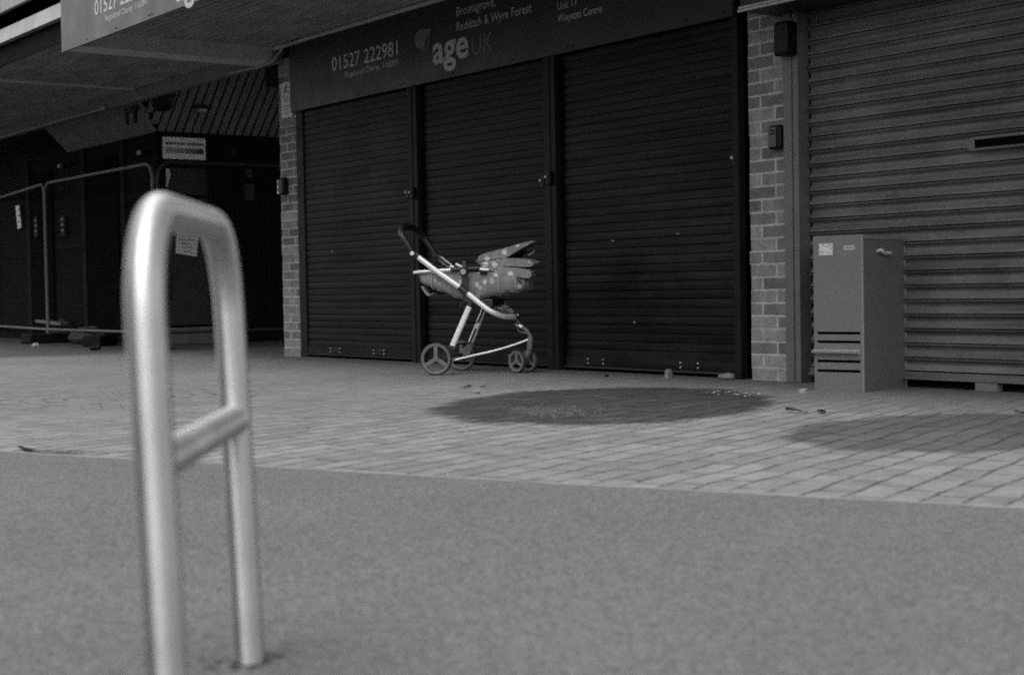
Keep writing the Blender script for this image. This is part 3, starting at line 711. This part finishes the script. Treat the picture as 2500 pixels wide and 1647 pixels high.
# ------------------------------------------------------------------ temporary fence panels
def fence_panel(L, label, loc, rz, mat='galvanised'):
    t = thing('temporary_fence', label, 'fence', loc, rz, 'temporary fence panels')
    r = .019; H = 1.95; z0 = .165; cr = .16
    P = [(0, 0, .05), (0, 0, H-cr)]+[(cr-cr*math.cos(a), 0, H-cr+cr*math.sin(a)) for a in (R(22), R(45), R(68))]+[(cr, 0, H), (L-cr, 0, H)]+\
        [(L-cr+cr*math.sin(a), 0, H-cr+cr*math.cos(a)) for a in (R(22), R(45), R(68))]+[(L, 0, H-cr), (L, 0, .05)]
    b = MB(); b.tube(P, r, 10); b.tube([(0, 0, z0), (L, 0, z0)], r*.9, 10)
    b.build('frame', mat, t, smooth=True)
    b = MB(); x = .05
    while x < L-.03: b.tube([(x, 0, z0), (x, 0, H)], .0009, 3, caps=False); x += .06
    for z in (.4, .65, .9, 1.15, 1.4, 1.65, 1.85): b.tube([(0, 0, z), (L, 0, z)], .0014, 3, caps=False)
    b.build('mesh_infill', 'wire', t)
    return t
fence_panel(3.24, 'temporary fence panel spanning in front of the dark passage wall', (-18.32, 6.52, 0), 0)
fence_panel(3.3, 'temporary fence panel running from the passage corner into the dark beside the pier', (-14.90, 6.50, 0), R(88), 'shaded_tube')
fence_panel(3.3, 'temporary fence panel at the far left edge, angled away', (-21.60, 6.95, 0), R(-7.5))
def foot(x, y, lab, rz=0, mat='rubber'):
    b = MB(); b.box(-.11, .11, -.30, .30, 0, .12)
    o = b.build('rubber_block', mat, bevel=.025, seg=3, loc=(x, y, 0)); o.rotation_euler = (0, 0, rz); tag(o, lab, 'fence block', 'rubber feet of the fence')
foot(-14.96, 6.45, 'dark rubber foot under the fence joint beside the passage door', R(70))
foot(-18.33, 6.50, 'wide rubber foot under the left-hand fence joint', R(15))
foot(-16.6, 6.5, 'rubber foot lying loose beneath the middle fence panel', R(50))
# rubble and litter under the fence
def lump(name, x, y, sx, sy, sz, mat, lab, cat, group=None, seed=0, z=0):
    bm = bmesh.new(); bmesh.ops.create_icosphere(bm, subdivisions=2, radius=1)
    rr = random.Random(seed)
    ph = [rr.uniform(0, 6) for _ in range(6)]
    for v in bm.verts:
        p = v.co; k = 1+.16*math.sin(3*p.x+ph[0])+.14*math.sin(4*p.y+ph[1])+.14*math.sin(5*p.z+ph[2])+rr.uniform(-.06, .06)
        v.co = Vector((p.x*k*sx, p.y*k*sy, max(p.z*k, -.45)*sz+.45*sz))
    b = MB(); b.bm.free(); b.bm = bm
    o = b.build(name, mat, loc=(x, y, z)); tag(o, lab, cat, group); return o
lump('rubble_heap', -18.9, 6.9, .42, .2, .16, 'rubble', 'low heap of rubble behind the left-hand fence joint', 'rubble', seed=4)
lump('rubble_heap', -17.2, 6.62, .50, .16, .14, 'rubble', 'pale heap of rubble under the middle fence panel', 'rubble', seed=9)
lump('plastic_bag', -17.7, 6.8, .10, .10, .16, 'guide_grey', 'pale scrunched bag leaning on the wall behind the fence', 'bag', seed=2)
b = MB(); b.box(-.35, .35, -.06, .06, .16, .2); o = b.build('plank', 'guide_grey', loc=(-18.85, 6.75, .06), bevel=.01); o.rotation_euler = (0, R(3), R(6)); tag(o, 'pale plank lying on the rubble beside the fence joint', 'plank')
lump('stone', -17.15, 5.95, .04, .04, .03, 'small_stone', 'tiny white stone in front of the left-hand fence joint', 'stone', seed=6)
lump('stone', -15.2, 5.9, .05, .05, .05, 'rubber', 'small black lump on the paving in front of the fence', 'stone', seed=8)
# scattered stones and leaves on the paving
lump('stone', -6.84, 6.26, .028, .024, .034, 'stone', 'upright pale stone against the sill of the third dark shutter', 'stone', seed=21)
lump('stone', -6.43, 6.34, .055, .04, .030, 'stone', 'flat wide stone at the foot of the third shutter near the pier', 'stone', seed=22)
lump('stone', -5.33, 5.80, .022, .02, .016, 'small_stone', 'small white stone just left of the metal cabinet', 'stone', seed=23)
lump('stone', -7.23, 6.10, .012, .012, .012, 'rubber', 'tiny dark pebble in front of the third dark shutter', 'stone', seed=24)
lump('stone', -6.55, 4.62, .025, .022, .018, 'stone', 'small pale pebble in the big damp patch', 'stone', seed=25)
def leaf(x, y, s, rz, lab, seed):
    rr = random.Random(seed); b = MB()
    rows = []
    for i in range(7):
        a = i/6; w_ = math.sin(math.pi*(a*.9+.05))*.42*s
        rows.append([Vector((a*2*s-s, w_*j, .006+.25*s*abs(j)*(.5+.5*math.sin(5*a+seed))+.10*s*math.sin(3*a+seed))) for j in (-1, -.4, 0, .4, 1)])
    b.grid(rows); o = b.build('fallen_leaf', 'leaf', smooth=True, solid=.001, loc=(x, y, .002)); o.rotation_euler = (0, 0, rz); tag(o, lab, 'leaf', 'fallen leaves')
leaf(-4.50, 4.86, .05, .4, 'dark curled leaf between the two damp patches, on the left', 1)
leaf(-4.42, 4.93, .045, 2.1, 'dark curled leaf between the two damp patches, on the right', 2)
leaf(-3.80, 5.50, .06, 1.2, 'dark crumpled leaf on the paving near the right edge', 3)
leaf(-7.05, 4.90, .035, .9, 'dark leaf on the paving left of the big damp patch, nearer the shutters', 4)
leaf(-6.95, 4.95, .025, .2, 'smallest dark leaf left of the big damp patch', 5)
# moss and grit in the first damp patch and grit at the kerb of the stand
def scatter(name, lab, cat, n, fn, mat, smin, smax, seed, flat=.5):
    rr = random.Random(seed); b = MB()
    for i in range(n):
        x, y = fn(rr); s = rr.uniform(smin, smax)**1
        h = s*flat; k = rr.choice((4, 5, 6)); a0 = rr.uniform(0, 6)
        base_ = [b.bm.verts.new((x+s*rr.uniform(.7, 1.1)*math.cos(a0+2*math.pi*j/k), y+s*rr.uniform(.7, 1.1)*math.sin(a0+2*math.pi*j/k), .0005)) for j in range(k)]
        tp = [b.bm.verts.new((x+s*.55*math.cos(a0+2*math.pi*j/k), y+s*.55*math.sin(a0+2*math.pi*j/k), h*rr.uniform(.7, 1.2))) for j in range(k)]
        b.bm.faces.new(tp)
        for j in range(k): b.bm.faces.new((base_[j], base_[(j+1) % k], tp[(j+1) % k], tp[j]))
    o = b.build(name, mat); tag(o, lab, cat, kind='stuff'); return o
def e1(rr):
    a = rr.gauss(0, .22); c_ = rr.gauss(0, .09)
    return -5.40+.62*a-.78*c_+.05*math.sin(a*30), 4.10-.25*a-.3*c_+abs(rr.gauss(0, .12))
scatter('moss', 'ragged moss and grit in the big damp patch', 'moss', 520, e1, 'moss', .003, .013, 31, .45)
def e2(rr):
    return -5.1+rr.gauss(0, .28)*.9, 4.35+rr.gauss(0, .38)
scatter('grit', 'fine pale grit sprinkled over the big damp patch', 'grit', 200, e2, 'moss', .002, .007, 32, .5)
def e3(rr):
    return -5.55+rr.gauss(0, .10), 5.55+rr.gauss(0, .06)
scatter('gravel', 'white crumbs at the back edge of the big damp patch', 'crumbs', 20, e3, 'small_stone', .004, .012, 33, .4)
def e4(rr):
    x = rr.uniform(-6.5, 1); return x, (1.2 if x > -1 else 0)+rr.uniform(-.8, 2.2)
scatter('grit', 'loose pale grit on the tarmac', 'grit', 420, lambda rr: (rr.uniform(-4.2, -.9), rr.uniform(.2, 2.6)), 'trim_light', .0015, .0042, 34, .6)
scatter('grit', 'a few white chips on the tarmac', 'chips', 34, lambda rr: (rr.uniform(-4.2, -.9), rr.uniform(.3, 2.5)), 'white_plastic', .0035, .0075, 36, .4)
def e5(rr):
    a = rr.uniform(0, 6.28); r_ = rr.uniform(.026, .075); return -2.045+r_*math.cos(a), 1.005+r_*math.sin(a)
scatter('dirt', 'dark dirt gathered round the foot of the cycle stand', 'dirt', 110, e5, 'rubber', .004, .012, 35, .6)
# open joint filled with dark soil at the far left of the tarmac edge
b = MB(); rnd = random.Random(17)
cp = smoothpath([(-5.62, 1.87, 0), (-5.41, 1.85, 0), (-5.29, 1.893, 0), (-5.25, 1.92, 0), (-5.19, 1.965, 0)], 6); nA = []; nB = []
for i, p in enumerate(cp):
    w_ = (.010+rnd.uniform(-.004, .008))*min(1, i/4, (len(cp)-1-i)/3+.15)
    nA.append(b.bm.verts.new((p.x+.4*w_, p.y-w_, .0072))); nB.append(b.bm.verts.new((p.x-.4*w_, p.y+w_, .0072)))
for i in range(len(nA)-1): b.bm.faces.new((nA[i], nA[i+1], nB[i+1], nB[i]))
o = b.build('soil', 'rubber'); tag(o, 'dark soil in the open joint at the left end of the tarmac edge', 'soil', kind='stuff')


# ------------------------------------------------------------------ cycle stand
A = Vector((-1.548, .677, 0)); B = Vector((-2.034, 1.014, 0))
lean = (Vector((0, 0, 1))-.034*Vector((.596, .802, 0)))
ax = (B-A).normalized(); Ls = (B-A).length; Hs = .650; rb = .128; rt = .0224
cs = thing('cycle_stand', 'brushed steel hoop cycle stand with a crossbar, out of focus in the foreground', 'cycle stand', A)
def S(u, z): return A+ax*u+lean*z
path = [S(0, -.05), S(0, .2), S(0, .4), S(0, Hs-rb)]
for k in range(1, 12): a = math.pi/2*k/12; path.append(S(rb-rb*math.cos(a), Hs-rb+rb*math.sin(a)))
path.append(S(rb, Hs)); path.append(S(Ls-rb, Hs))
for k in range(1, 12): a = math.pi/2*k/12; path.append(S(Ls-rb+rb*math.sin(a), Hs-rb+rb*math.cos(a)))
path += [S(Ls, Hs-rb), S(Ls, .4), S(Ls, .2), S(Ls, -.05)]
wbuild(MB().tube(path, rt, 40, ref=ax.cross(Vector((0, 0, 1)))), 'hoop', 'brushed_steel', cs, smooth=True)
wbuild(MB().tube([S(0, .368), S(Ls, .368)], rt*.97, 32), 'crossbar', 'brushed_steel', cs, smooth=True)
b = MB()
for u in (0, Ls):
    p = S(u, .368)
    V = [p+ax*(.021 if u == 0 else -.021), p+ax*(.028 if u == 0 else -.028)]
    wbuild(MB().tube(V, [.0229, .0221], 24), 'weld', 'brushed_steel', cs, smooth=True)
b = MB()
for u in (0, Ls):
    p = A+ax*u; wbuild(MB().tube([(p.x, p.y, .0), (p.x, p.y, .007)], .027, 20), 'collar', 'rubber', cs, smooth=True)

# ------------------------------------------------------------------ pushchair (local: x forward, y to the far side, z up)
pr = thing('pushchair', 'abandoned pale-framed pushchair with patterned carrycot standing before the middle shutter', 'pushchair', (-8.27, 5.52, 0), R(38))
W = .56
def P3(s, l, z): return Vector((s, l, z))
def wheel(c, rad, width, name, steer=0, hubw=.02):
    root = MB(); n = 40
    rot = Matrix.Rotation(steer, 4, 'Z'); T = Matrix.Translation(c) @ rot
    def ringsweep(b, r, prof):      # prof: closed (dr, y)
        V = [[b.bm.verts.new(T @ Vector(((r+dr)*math.cos(2*math.pi*k/n), y, (r+dr)*math.sin(2*math.pi*k/n)))) for dr, y in prof] for k in range(n)]
        m = len(prof)
        for k in range(n):
            for j in range(m): b.bm.faces.new((V[k][j], V[k][(j+1) % m], V[(k+1) % n][(j+1) % m], V[(k+1) % n][j]))
    h = width/2
    b = MB(); ringsweep(b, rad-.009, [(.009, -h*.5), (.009, h*.5), (.004, h), (-.006, h), (-.006, -h), (.004, -h)])
    wl = b.build('wheel', 'tyre', pr, smooth=True, angle=50)
    b = MB(); ringsweep(b, rad-.018, [(.0105, -h-.002), (.0105, h+.002), (-.006, h), (-.006, -h)])
    for k in range(3):
        a = math.pi/2+2*math.pi*k/3
        d = Vector((math.cos(a), 0, math.sin(a))); e = Vector((-math.sin(a), 0, math.cos(a)))
        w0, w1 = rad*.13, rad*.12; r1 = rad-.022
        pts = [d*.0+e*w0, d*r1+e*w1, d*r1-e*w1, d*.0-e*w0]
        b.prism([T @ (p+Vector((0, -h*.95, 0))) for p in pts], Vector((0, 0, 0)), (T.to_3x3() @ Vector((0, h*1.2, 0))))
    b.build('rim', 'pram_wheel', wl, smooth=False, bevel=.0025)
    b = MB(); b.tube([T @ Vector((0, -h-.006, 0)), T @ Vector((0, h+.006, 0))], rad*.17, 20); b.build('hub', 'pram_wheel', wl, smooth=True, bevel=.002)
    return wl
wheel(P3(0, 0, .107), .107, .030, 'wheel'); wheel(P3(0, W, .107), .107, .030, 'wheel')
fd = Vector((.512, .285, 0)); sw = R(98-128); axd = Vector((-math.sin(sw), math.cos(sw), 0))
wheel(fd-axd*.056+Vector((0, 0, .077)), .077, .024, 'wheel', sw); wheel(fd+axd*.056+Vector((0, 0, .077)), .077, .024, 'wheel', sw)
# rear axle and brakes
b = MB(); b.tube([P3(0.02, .03, .115), P3(.02, W-.03, .115)], .012, 12); b.build('axle', 'pram_dark', pr, smooth=True)
for l, sgn in ((.055, 1), (W-.055, -1)):
    b = MB()
    b.prism([(.0, 0, .10), (.035, 0, .085), (.075, 0, .10), (.10, 0, .155), (.112, 0, .19), (.075, 0, .20), (.05, 0, .165), (.01, 0, .145)], Vector((0, l-.02, 0)), Vector((0, l+.02, 0)))
    b.build('wheel_mount', 'pram_wheel' if l > .2 else 'pram_dark', pr, bevel=.006)
b = MB(); b.tube(smoothpath([P3(.085, .09, .195), P3(.12, .2, .20), P3(.12, .36, .20), P3(.085, W-.09, .195)], 4), .006, 8); b.build('brake_bar', 'pram_dark', pr, smooth=True)
def flat(path, name, mat, a, c_, ref=(0, 1, 0), par=None, n=20):
    """flat oval tube: a = half thickness across the pram, c_ = half height in side view"""
    return MB().tube(path, 1, n, sec=(a, c_), ref=ref).build(name, mat, par or pr, smooth=True)
# rear legs
nl = flat([P3(.218, .05, .447), P3(.088, .05, .172)], 'rear_leg', 'pram_frame', .011, .0185)
flat([P3(.232, .05, .475), P3(.217, .05, .446)], 'leg_cap', 'pram_dark', .010, .017, par=nl)
fl = flat([P3(.205, W-.05, .475), P3(.075, W-.05, .180)], 'rear_leg', 'pram_frame', .011, .0185)
b = MB()
def bar(b, p, q, wdt, l):
    d = (q-p).normalized(); e = Vector((-d.z, 0, d.x))
    b.prism([p+e*wdt, q+e*wdt, q-e*wdt, p-e*wdt], Vector((0, l-.0125, 0)), Vector((0, l-.0105, 0)))
d0 = (P3(.075, 0, .180)-P3(.205, 0, .475))
bar(b, P3(.205, 0, .475)+d0*.08, P3(.205, 0, .475)+d0*.46, .0085, W-.05); bar(b, P3(.205, 0, .475)+d0*.62, P3(.205, 0, .475)+d0*.97, .0085, W-.05)
b.build('channel', 'pram_dark', fl)
b = MB(); b.tube(smoothpath([P3(.16, .07, .345), P3(.17, .2, .335), P3(.17, .38, .335), P3(.14, W-.06, .345)], 4), .005, 8); b.build('cross_wire', 'pram_dark', pr, smooth=True)
# main frame tubes
near = [P3(-.135, .05, .783), P3(.0, .05, .681), P3(.16, .05, .570), P3(.326, .055, .438), P3(.385, .075, .400), P3(.43, .13, .378), P3(.455, .20, .374), P3(.47, .25, .374)]
flat(smoothpath(near, 5), 'frame_tube', 'pram_frame', .011, .0175)
far = [P3(p.x, W-p.y, p.z) for p in near]
ft = flat(smoothpath(far, 5), 'frame_tube', 'pram_frame', .011, .0175)
b = MB(); bar(b, P3(-.128, 0, .777), P3(-.055, 0, .722), .010, W-.05); b.build('channel', 'pram_dark', ft)
# joints
b = MB(); b.tube([P3(-.162, .028, .803), P3(-.162, .072, .803)], .019, 20); j = b.build('handle_joint', 'pram_dark', pr, smooth=True)
b = MB(); b.tube([P3(-.162, .022, .803), P3(-.162, .029, .803)], .0135, 18); b.build('joint_cap', 'pram_frame', j, smooth=True)
b = MB(); b.tube([P3(-.162, W-.072, .803), P3(-.162, W-.028, .803)], .019, 20); b.build('handle_joint', 'pram_dark', pr, smooth=True)
flat([P3(-.158, .05, .800), P3(-.128, .05, .778)], 'sleeve', 'pram_dark', .013, .020)
flat([P3(-.158, W-.05, .800), P3(-.128, W-.05, .778)], 'sleeve', 'pram_dark', .013, .020)
# handle hoop in foam
hp = [P3(-.165, .05, .81), P3(-.20, .05, .865), P3(-.238, .06, .92), P3(-.262, .10, .958), P3(-.278, .18, .985), P3(-.282, .28, .992), P3(-.278, .38, .985), P3(-.262, .46, .958), P3(-.238, .50, .92), P3(-.20, W-.05, .865), P3(-.165, W-.05, .81)]
rr_ = []
hpS = smoothpath(hp, 5)
for i in range(len(hpS)):
    q = i/(len(hpS)-1); rr_.append(.0130+.0095*math.sin(math.pi*min(1, max(0, q))) ** .5)
b = MB(); b.tube(hpS, rr_, 16); b.build('handle', 'pram_dark', pr, smooth=True)
# clamp in the middle of the near tube
flat([P3(.152, .05, .576), P3(.205, .05, .533)], 'frame_clamp', 'pram_dark', .018, .023)
flat([P3(.152, W-.05, .576), P3(.205, W-.05, .533)], 'frame_clamp', 'pram_dark', .018, .023)
for l in (.062, W-.062):
    b = MB(); b.box(.163, .208, l-.008, l+.008, .535, .665); st = b.build('seat_mount', 'pram_dark', pr, bevel=.004)
    b = MB(); b.tube([P3(.183, l-.02, .675), P3(.183, l+.02, .675)], .029, 22); st2 = b.build('pivot', 'pram_dark', pr, smooth=True)
    b = MB(); b.tube([P3(.183, l-.027 if l < .3 else l+.02, .675), P3(.183, l-.0205 if l < .3 else l+.027, .675)], .018, 20); b.build('pivot_cap', 'trim_light', st2, smooth=True)
    b = MB(); b.box(.170, .196, l-.006, l+.006, .69, .745); b.build('pivot_tab', 'grey_plastic', pr, bevel=.004)
b = MB(); b.tube([P3(.15, .085, .470), P3(.15, .075, .445), P3(.158, .075, .44)], .006, 8); b.tube([P3(.168, .085, .53), P3(.168, .085, .44)], .0045, 8); b.build('strap', 'pram_dark', pr, smooth=True)
# front hub and fork
b = MB(); b.tube([P3(.44, .28, .385), P3(.475, .28, .352)], [.030, .026], 18); b.tube([P3(.46, .28, .365), P3(.495, .28, .325)], .019, 16); b.build('front_hub', 'pram_dark', pr, smooth=True)
b = MB(); b.tube([P3(.472, .28, .330), P3(.517, .28, .298)], .013, 16); b.build('front_tube', 'pram_frame', pr, smooth=True)
b = MB(); b.tube(smoothpath([P3(.512, .28, .302), P3(.545, .28, .275), P3(.565, .28, .240), P3(.572, .28, .222)], 5), .014, 14); b.build('front_fork', 'pram_wheel', pr, smooth=True)
b = MB(); b.tube(smoothpath([P3(.478, .262, .315), P3(.49, .262, .280), P3(.52, .262, .268), P3(.555, .262, .262)], 5), .004, 8); b.build('quick_release_wire', 'pram_wheel', pr, smooth=True)
b = MB(); b.tube([P3(.568, .28, .235), P3(.566, .28, .215), P3(.56, .282, .155)], [.016, .021, .019], 16)
b.tube(smoothpath([P3(.562, .282, .165), P3(.545, .284, .12), P3(.515, .285, .080)], 4), [.017]*8+[.013], 14)
b.tube([fd-axd*.05+Vector((0, 0, .077)), fd+axd*.05+Vector((0, 0, .077))], .009, 12); b.build('caster', 'pram_wheel', pr, smooth=True)
b = MB(); b.tube(smoothpath([P3(.05, .25, .088), P3(.181, .25, .118), P3(.327, .26, .150), P3(.472, .27, .191), P3(.565, .275, .226)], 6), .0075, 12); b.build('lower_rod', 'pram_frame', pr, smooth=True)
# carrycot
zr = .672
cl_, cr_ = .10, .46
top = [(-.165, .663), (-.06, .668), (.05, .672), (.2, .672), (.34, .672), (.45, .655), (.54, .636), (.565, .612)]
bot = [(-.160, .612), (-.065, .566), (.05, .520), (.170, .470), (.30, .497), (.42, .520), (.54, .538), (.582, .553)]
def lerp_prof(pr_, s):
    for (a, za), (c_, zc) in zip(pr_, pr_[1:]):
        if s <= c_: return za+(zc-za)*(s-a)/(c_-a)
    return pr_[-1][1]
b = MB(); rows = []
N = 44
for i in range(N+1):
    s = -.163+i/N*(.575+.163)
    zt = lerp_prof(top, s); zb = lerp_prof(bot, s)
    taper = 1
    e = min((s+.163)/.07, (.575-s)/.10, 1); taper = .72+.28*math.sqrt(max(0, 1-(1-e)**2)) if s < .3 else .5+.5*math.sqrt(max(0, 1-(1-e)**2))
    hw = (cr_-cl_)/2*taper; mid_ = .28; row = []
    fold = .004*math.sin(s*75)+.003*math.sin(s*130+1)
    for k, (q, zq) in enumerate(((1, 0), (1.03, .3), (1.0, .6), (.93, .86), (.75, .985), (.3, 1.0), (-.3, 1.0), (-.75, .985), (-.93, .86), (-1.0, .6), (-1.03, .3), (-1, 0))):
        row.append(Vector((s, mid_+hw*q+(fold if k in (8, 9, 10) else 0), zt+(zb-zt)*zq+(0.004*math.sin(s*60) if 3 < k < 8 else 0))))
    rows.append(row)
b.grid(rows)
b.bm.verts.ensure_lookup_table(); n_ = 12
b.bm.faces.new([b.bm.verts[i] for i in range(n_)]); b.bm.faces.new([b.bm.verts[N*n_+i] for i in range(n_)][::-1])
ccot = b.build('carrycot', 'pram_fabric', pr, smooth=True, sub=1)
b = MB()      # piping seams
for s in (-.055, .405, .52):
    q = []; zt = lerp_prof(top, s); zb = lerp_prof(bot, s); hw = (cr_-cl_)/2
    e = min((s+.163)/.07, (.575-s)/.10, 1); hw *= .72+.28*math.sqrt(max(0, 1-(1-e)**2))
    for a, zq in ((-1.01, .02), (-1.045, .3), (-1.02, .6), (-.95, .86), (-.76, 1.0)): q.append(P3(s, .28+hw*a, zt+(zb-zt)*zq))
    b.tube(smoothpath(q, 4), .0045, 8)
b.build('piping', 'trim_light', ccot, smooth=True)
b = MB(); rows = []
for i in range(7):
    a = i/6; rows.append([Vector((-.135+.075*a, .12+.3*k/4, .585-.05*a-.035*math.sin(math.pi*a)+.008*math.sin(k*2))) for k in range(5)])
b.grid(rows); b.build('loose_flap', 'pram_fabric', ccot, smooth=True, solid=.004)
b = MB(); rows = []
for i in range(21):
    s = -.15+i/20*.70; zt = lerp_prof(top, s)
    rows.append([Vector((s, .28-.17*math.cos(math.pi*k/6), zt-.02-.05*math.sin(math.pi*k/6))) for k in range(7)])
b.grid(rows); b.build('lining', 'lining', ccot, smooth=True)
# rim of the cot: pale bar at the foot end, dark in the middle
def rim(side):
    l = .085 if side < 0 else W-.085
    return l
foot_ = [P3(.088, .085, .690), P3(-.03, .085, .686), P3(-.13, .09, .681), P3(-.178, .12, .678), P3(-.195, .20, .677), P3(-.198, .28, .677), P3(-.195, .36, .677), P3(-.178, .44, .678), P3(-.13, .47, .681), P3(-.03, .475, .686), P3(.088, .475, .690)]
b = MB(); b.tube(smoothpath(foot_, 5), 1, 16, sec=(.0115, .0125), ref=(0, 0, 1)); b.build('cot_rim', 'pram_frame', pr, smooth=True)
for l in (.085, .475):
    b = MB(); b.tube([P3(.085, l, .690), P3(.20, l, .694), P3(.285, l, .696)], 1, 14, sec=(.016, .013), ref=(0, 0, 1)); b.build('rim_sleeve', 'pram_dark', pr, smooth=True)
    b = MB(); b.tube([P3(.28, l, .690), P3(.345, l, .684)], .010, 12); b.build('cot_rim', 'pram_frame', pr, smooth=True)
    b = MB(); b.box(.285, .33, l-.012, l+.012, .655, .678); b.build('buckle', 'black_plastic', pr, bevel=.004)
# V brace from the far joint to the rim end
b = MB(); b.tube([P3(-.01, W-.06, .735), P3(.075, W-.075, .695)], .010, 12); b.build('brace', 'pram_frame', pr, smooth=True)
# folded hood: two quilted shells hinged near the rim, opening forwards
def shell(prof_top, prof_bot, name, thick_, l0=.095, l1=.465, mat='pram_fabric', squeeze=0.10, parent=None, tp=.8):
    """closed shell: side outline between top and bottom polylines, arched across the pram"""
    b = MB(); rows = []; n = 14
    for i in range(len(prof_top)):
        (s, zt), (s2, zb) = prof_top[i], prof_bot[i]; row = []
        for k in range(n+1):
            a = k/n; l = l0+(l1-l0)*a; arch = math.sin(math.pi*a)
            wv = .003*math.sin(40*a+s*50)
            lf = 1-a*tp*(i/len(prof_top)); l = l0+(l1-l0)*a*lf; row.append(Vector((s+squeeze*arch*(i/len(prof_top)), l, zt+thick_*arch*.35+wv)))
        for k in range(n+1):
            a = 1-k/n; l = l0+(l1-l0)*a; arch = math.sin(math.pi*a)
            lf = 1-a*tp*(i/len(prof_top)); l = l0+(l1-l0)*a*lf; row.append(Vector((s2+squeeze*arch*(i/len(prof_top)), l, zb+thick_*arch*.35)))
        row.append(row[0].copy()); rows.append(row)
    b.grid(rows)
    for row in (0, -1):
        vs = rows[row][:-1]; vv = [b.bm.verts.new(p) for p in vs]; b.bm.faces.new(vv)
    bmesh.ops.remove_doubles(b.bm, verts=b.bm.verts, dist=.0003)
    return b.build(name, mat, parent or pr, smooth=True, angle=60)
def dense(pr_, n=22):
    q = smoothpath([Vector((a, 0, z)) for a, z in pr_], 8); return [(q[int(i*(len(q)-1)/(n-1))].x, q[int(i*(len(q)-1)/(n-1))].z) for i in range(n)]
hood = shell(dense([(.266, .752), (.275, .772), (.300, .785), (.375, .801), (.474, .826), (.540, .843), (.590, .852), (.615, .850)]),
             dense([(.266, .745), (.272, .735), (.300, .738), (.375, .745), (.450, .757), (.520, .795), (.580, .828), (.615, .842)]), 'hood', .05, squeeze=.02)
shell(dense([(.268, .742), (.30, .748), (.36, .757), (.43, .760), (.50, .755), (.57, .748), (.62, .738), (.645, .722)]),
      dense([(.270, .730), (.30, .720), (.36, .713), (.43, .709), (.50, .705), (.57, .700), (.62, .700), (.645, .712)]), 'hood_fold', .02, squeeze=.01, parent=hood)
shell(dense([(.278, .708), (.31, .714), (.36, .713), (.43, .706), (.52, .694), (.60, .682), (.625, .665)]),
      dense([(.280, .700), (.31, .690), (.36, .678), (.43, .656), (.52, .638), (.60, .624), (.628, .640)]), 'hood_fold', .01, squeeze=.0, parent=hood)
b = MB(); rows = []
for i in range(6):
    a = i/5; rows.append([Vector((.46+.10*a, .10+(.36-.20*a)*k/6, .762+.045*a)) for k in range(7)])
b.grid(rows); b.build('hood_lining', 'lining', hood, smooth=True, solid=.004)
b = MB(); b.tube(smoothpath([P3(.585, .10, .842), P3(.61, .13, .842), P3(.615, .18, .84), P3(.60, .22, .838), P3(.57, .24, .832)], 5), .006, 8); b.build('hood_hoop', 'pram_dark', hood, smooth=True)
b = MB(); b.tube(smoothpath([P3(.575, .22, .775), P3(.605, .24, .795), P3(.61, .25, .803)], 4), [.006]*8+[.003], 8); b.build('hood_strap', 'trim_light', hood, smooth=True)
# cloth and basket hanging under the cot
b = MB(); rows = []
for i in range(8):
    a = i/7; rows.append([Vector((.27+.17*a, .36+.10*k/4, .475-.08*a+.02*math.sin(4*a+k)-.01*k)) for k in range(5)])
b.grid(rows); b.build('hanging_cloth', 'pram_fabric', pr, smooth=True, solid=.004)
b = MB(); b.box(.27, .35, .14, .42, .44, .495); b.build('seat_base', 'pram_dark', pr, bevel=.01)

# ------------------------------------------------------------------ buildings on the other side of the square (behind the camera, seen in the steel)

ob = thing('opposite_building', 'two-storey brick building across the square, mirrored in the cycle stand', 'building', (-9, -13, 0))
b = MB(); b.box(-26, .2, -17, -12, 0, 6.2); wbuild(b, 'brick_wall', 'upper_brick', ob)
b = MB(); b.box(-26.3, .5, -17.3, -11.6, 6.201, 6.5); wbuild(b, 'roof', 'beam_paint', ob)
b = MB()
for i in range(5): wbuild(MB().box(-16.2+2.2*i, -14.8+2.2*i, -12.05, -11.98, .4, 2.3), 'shop_window', 'passage_trim', ob)
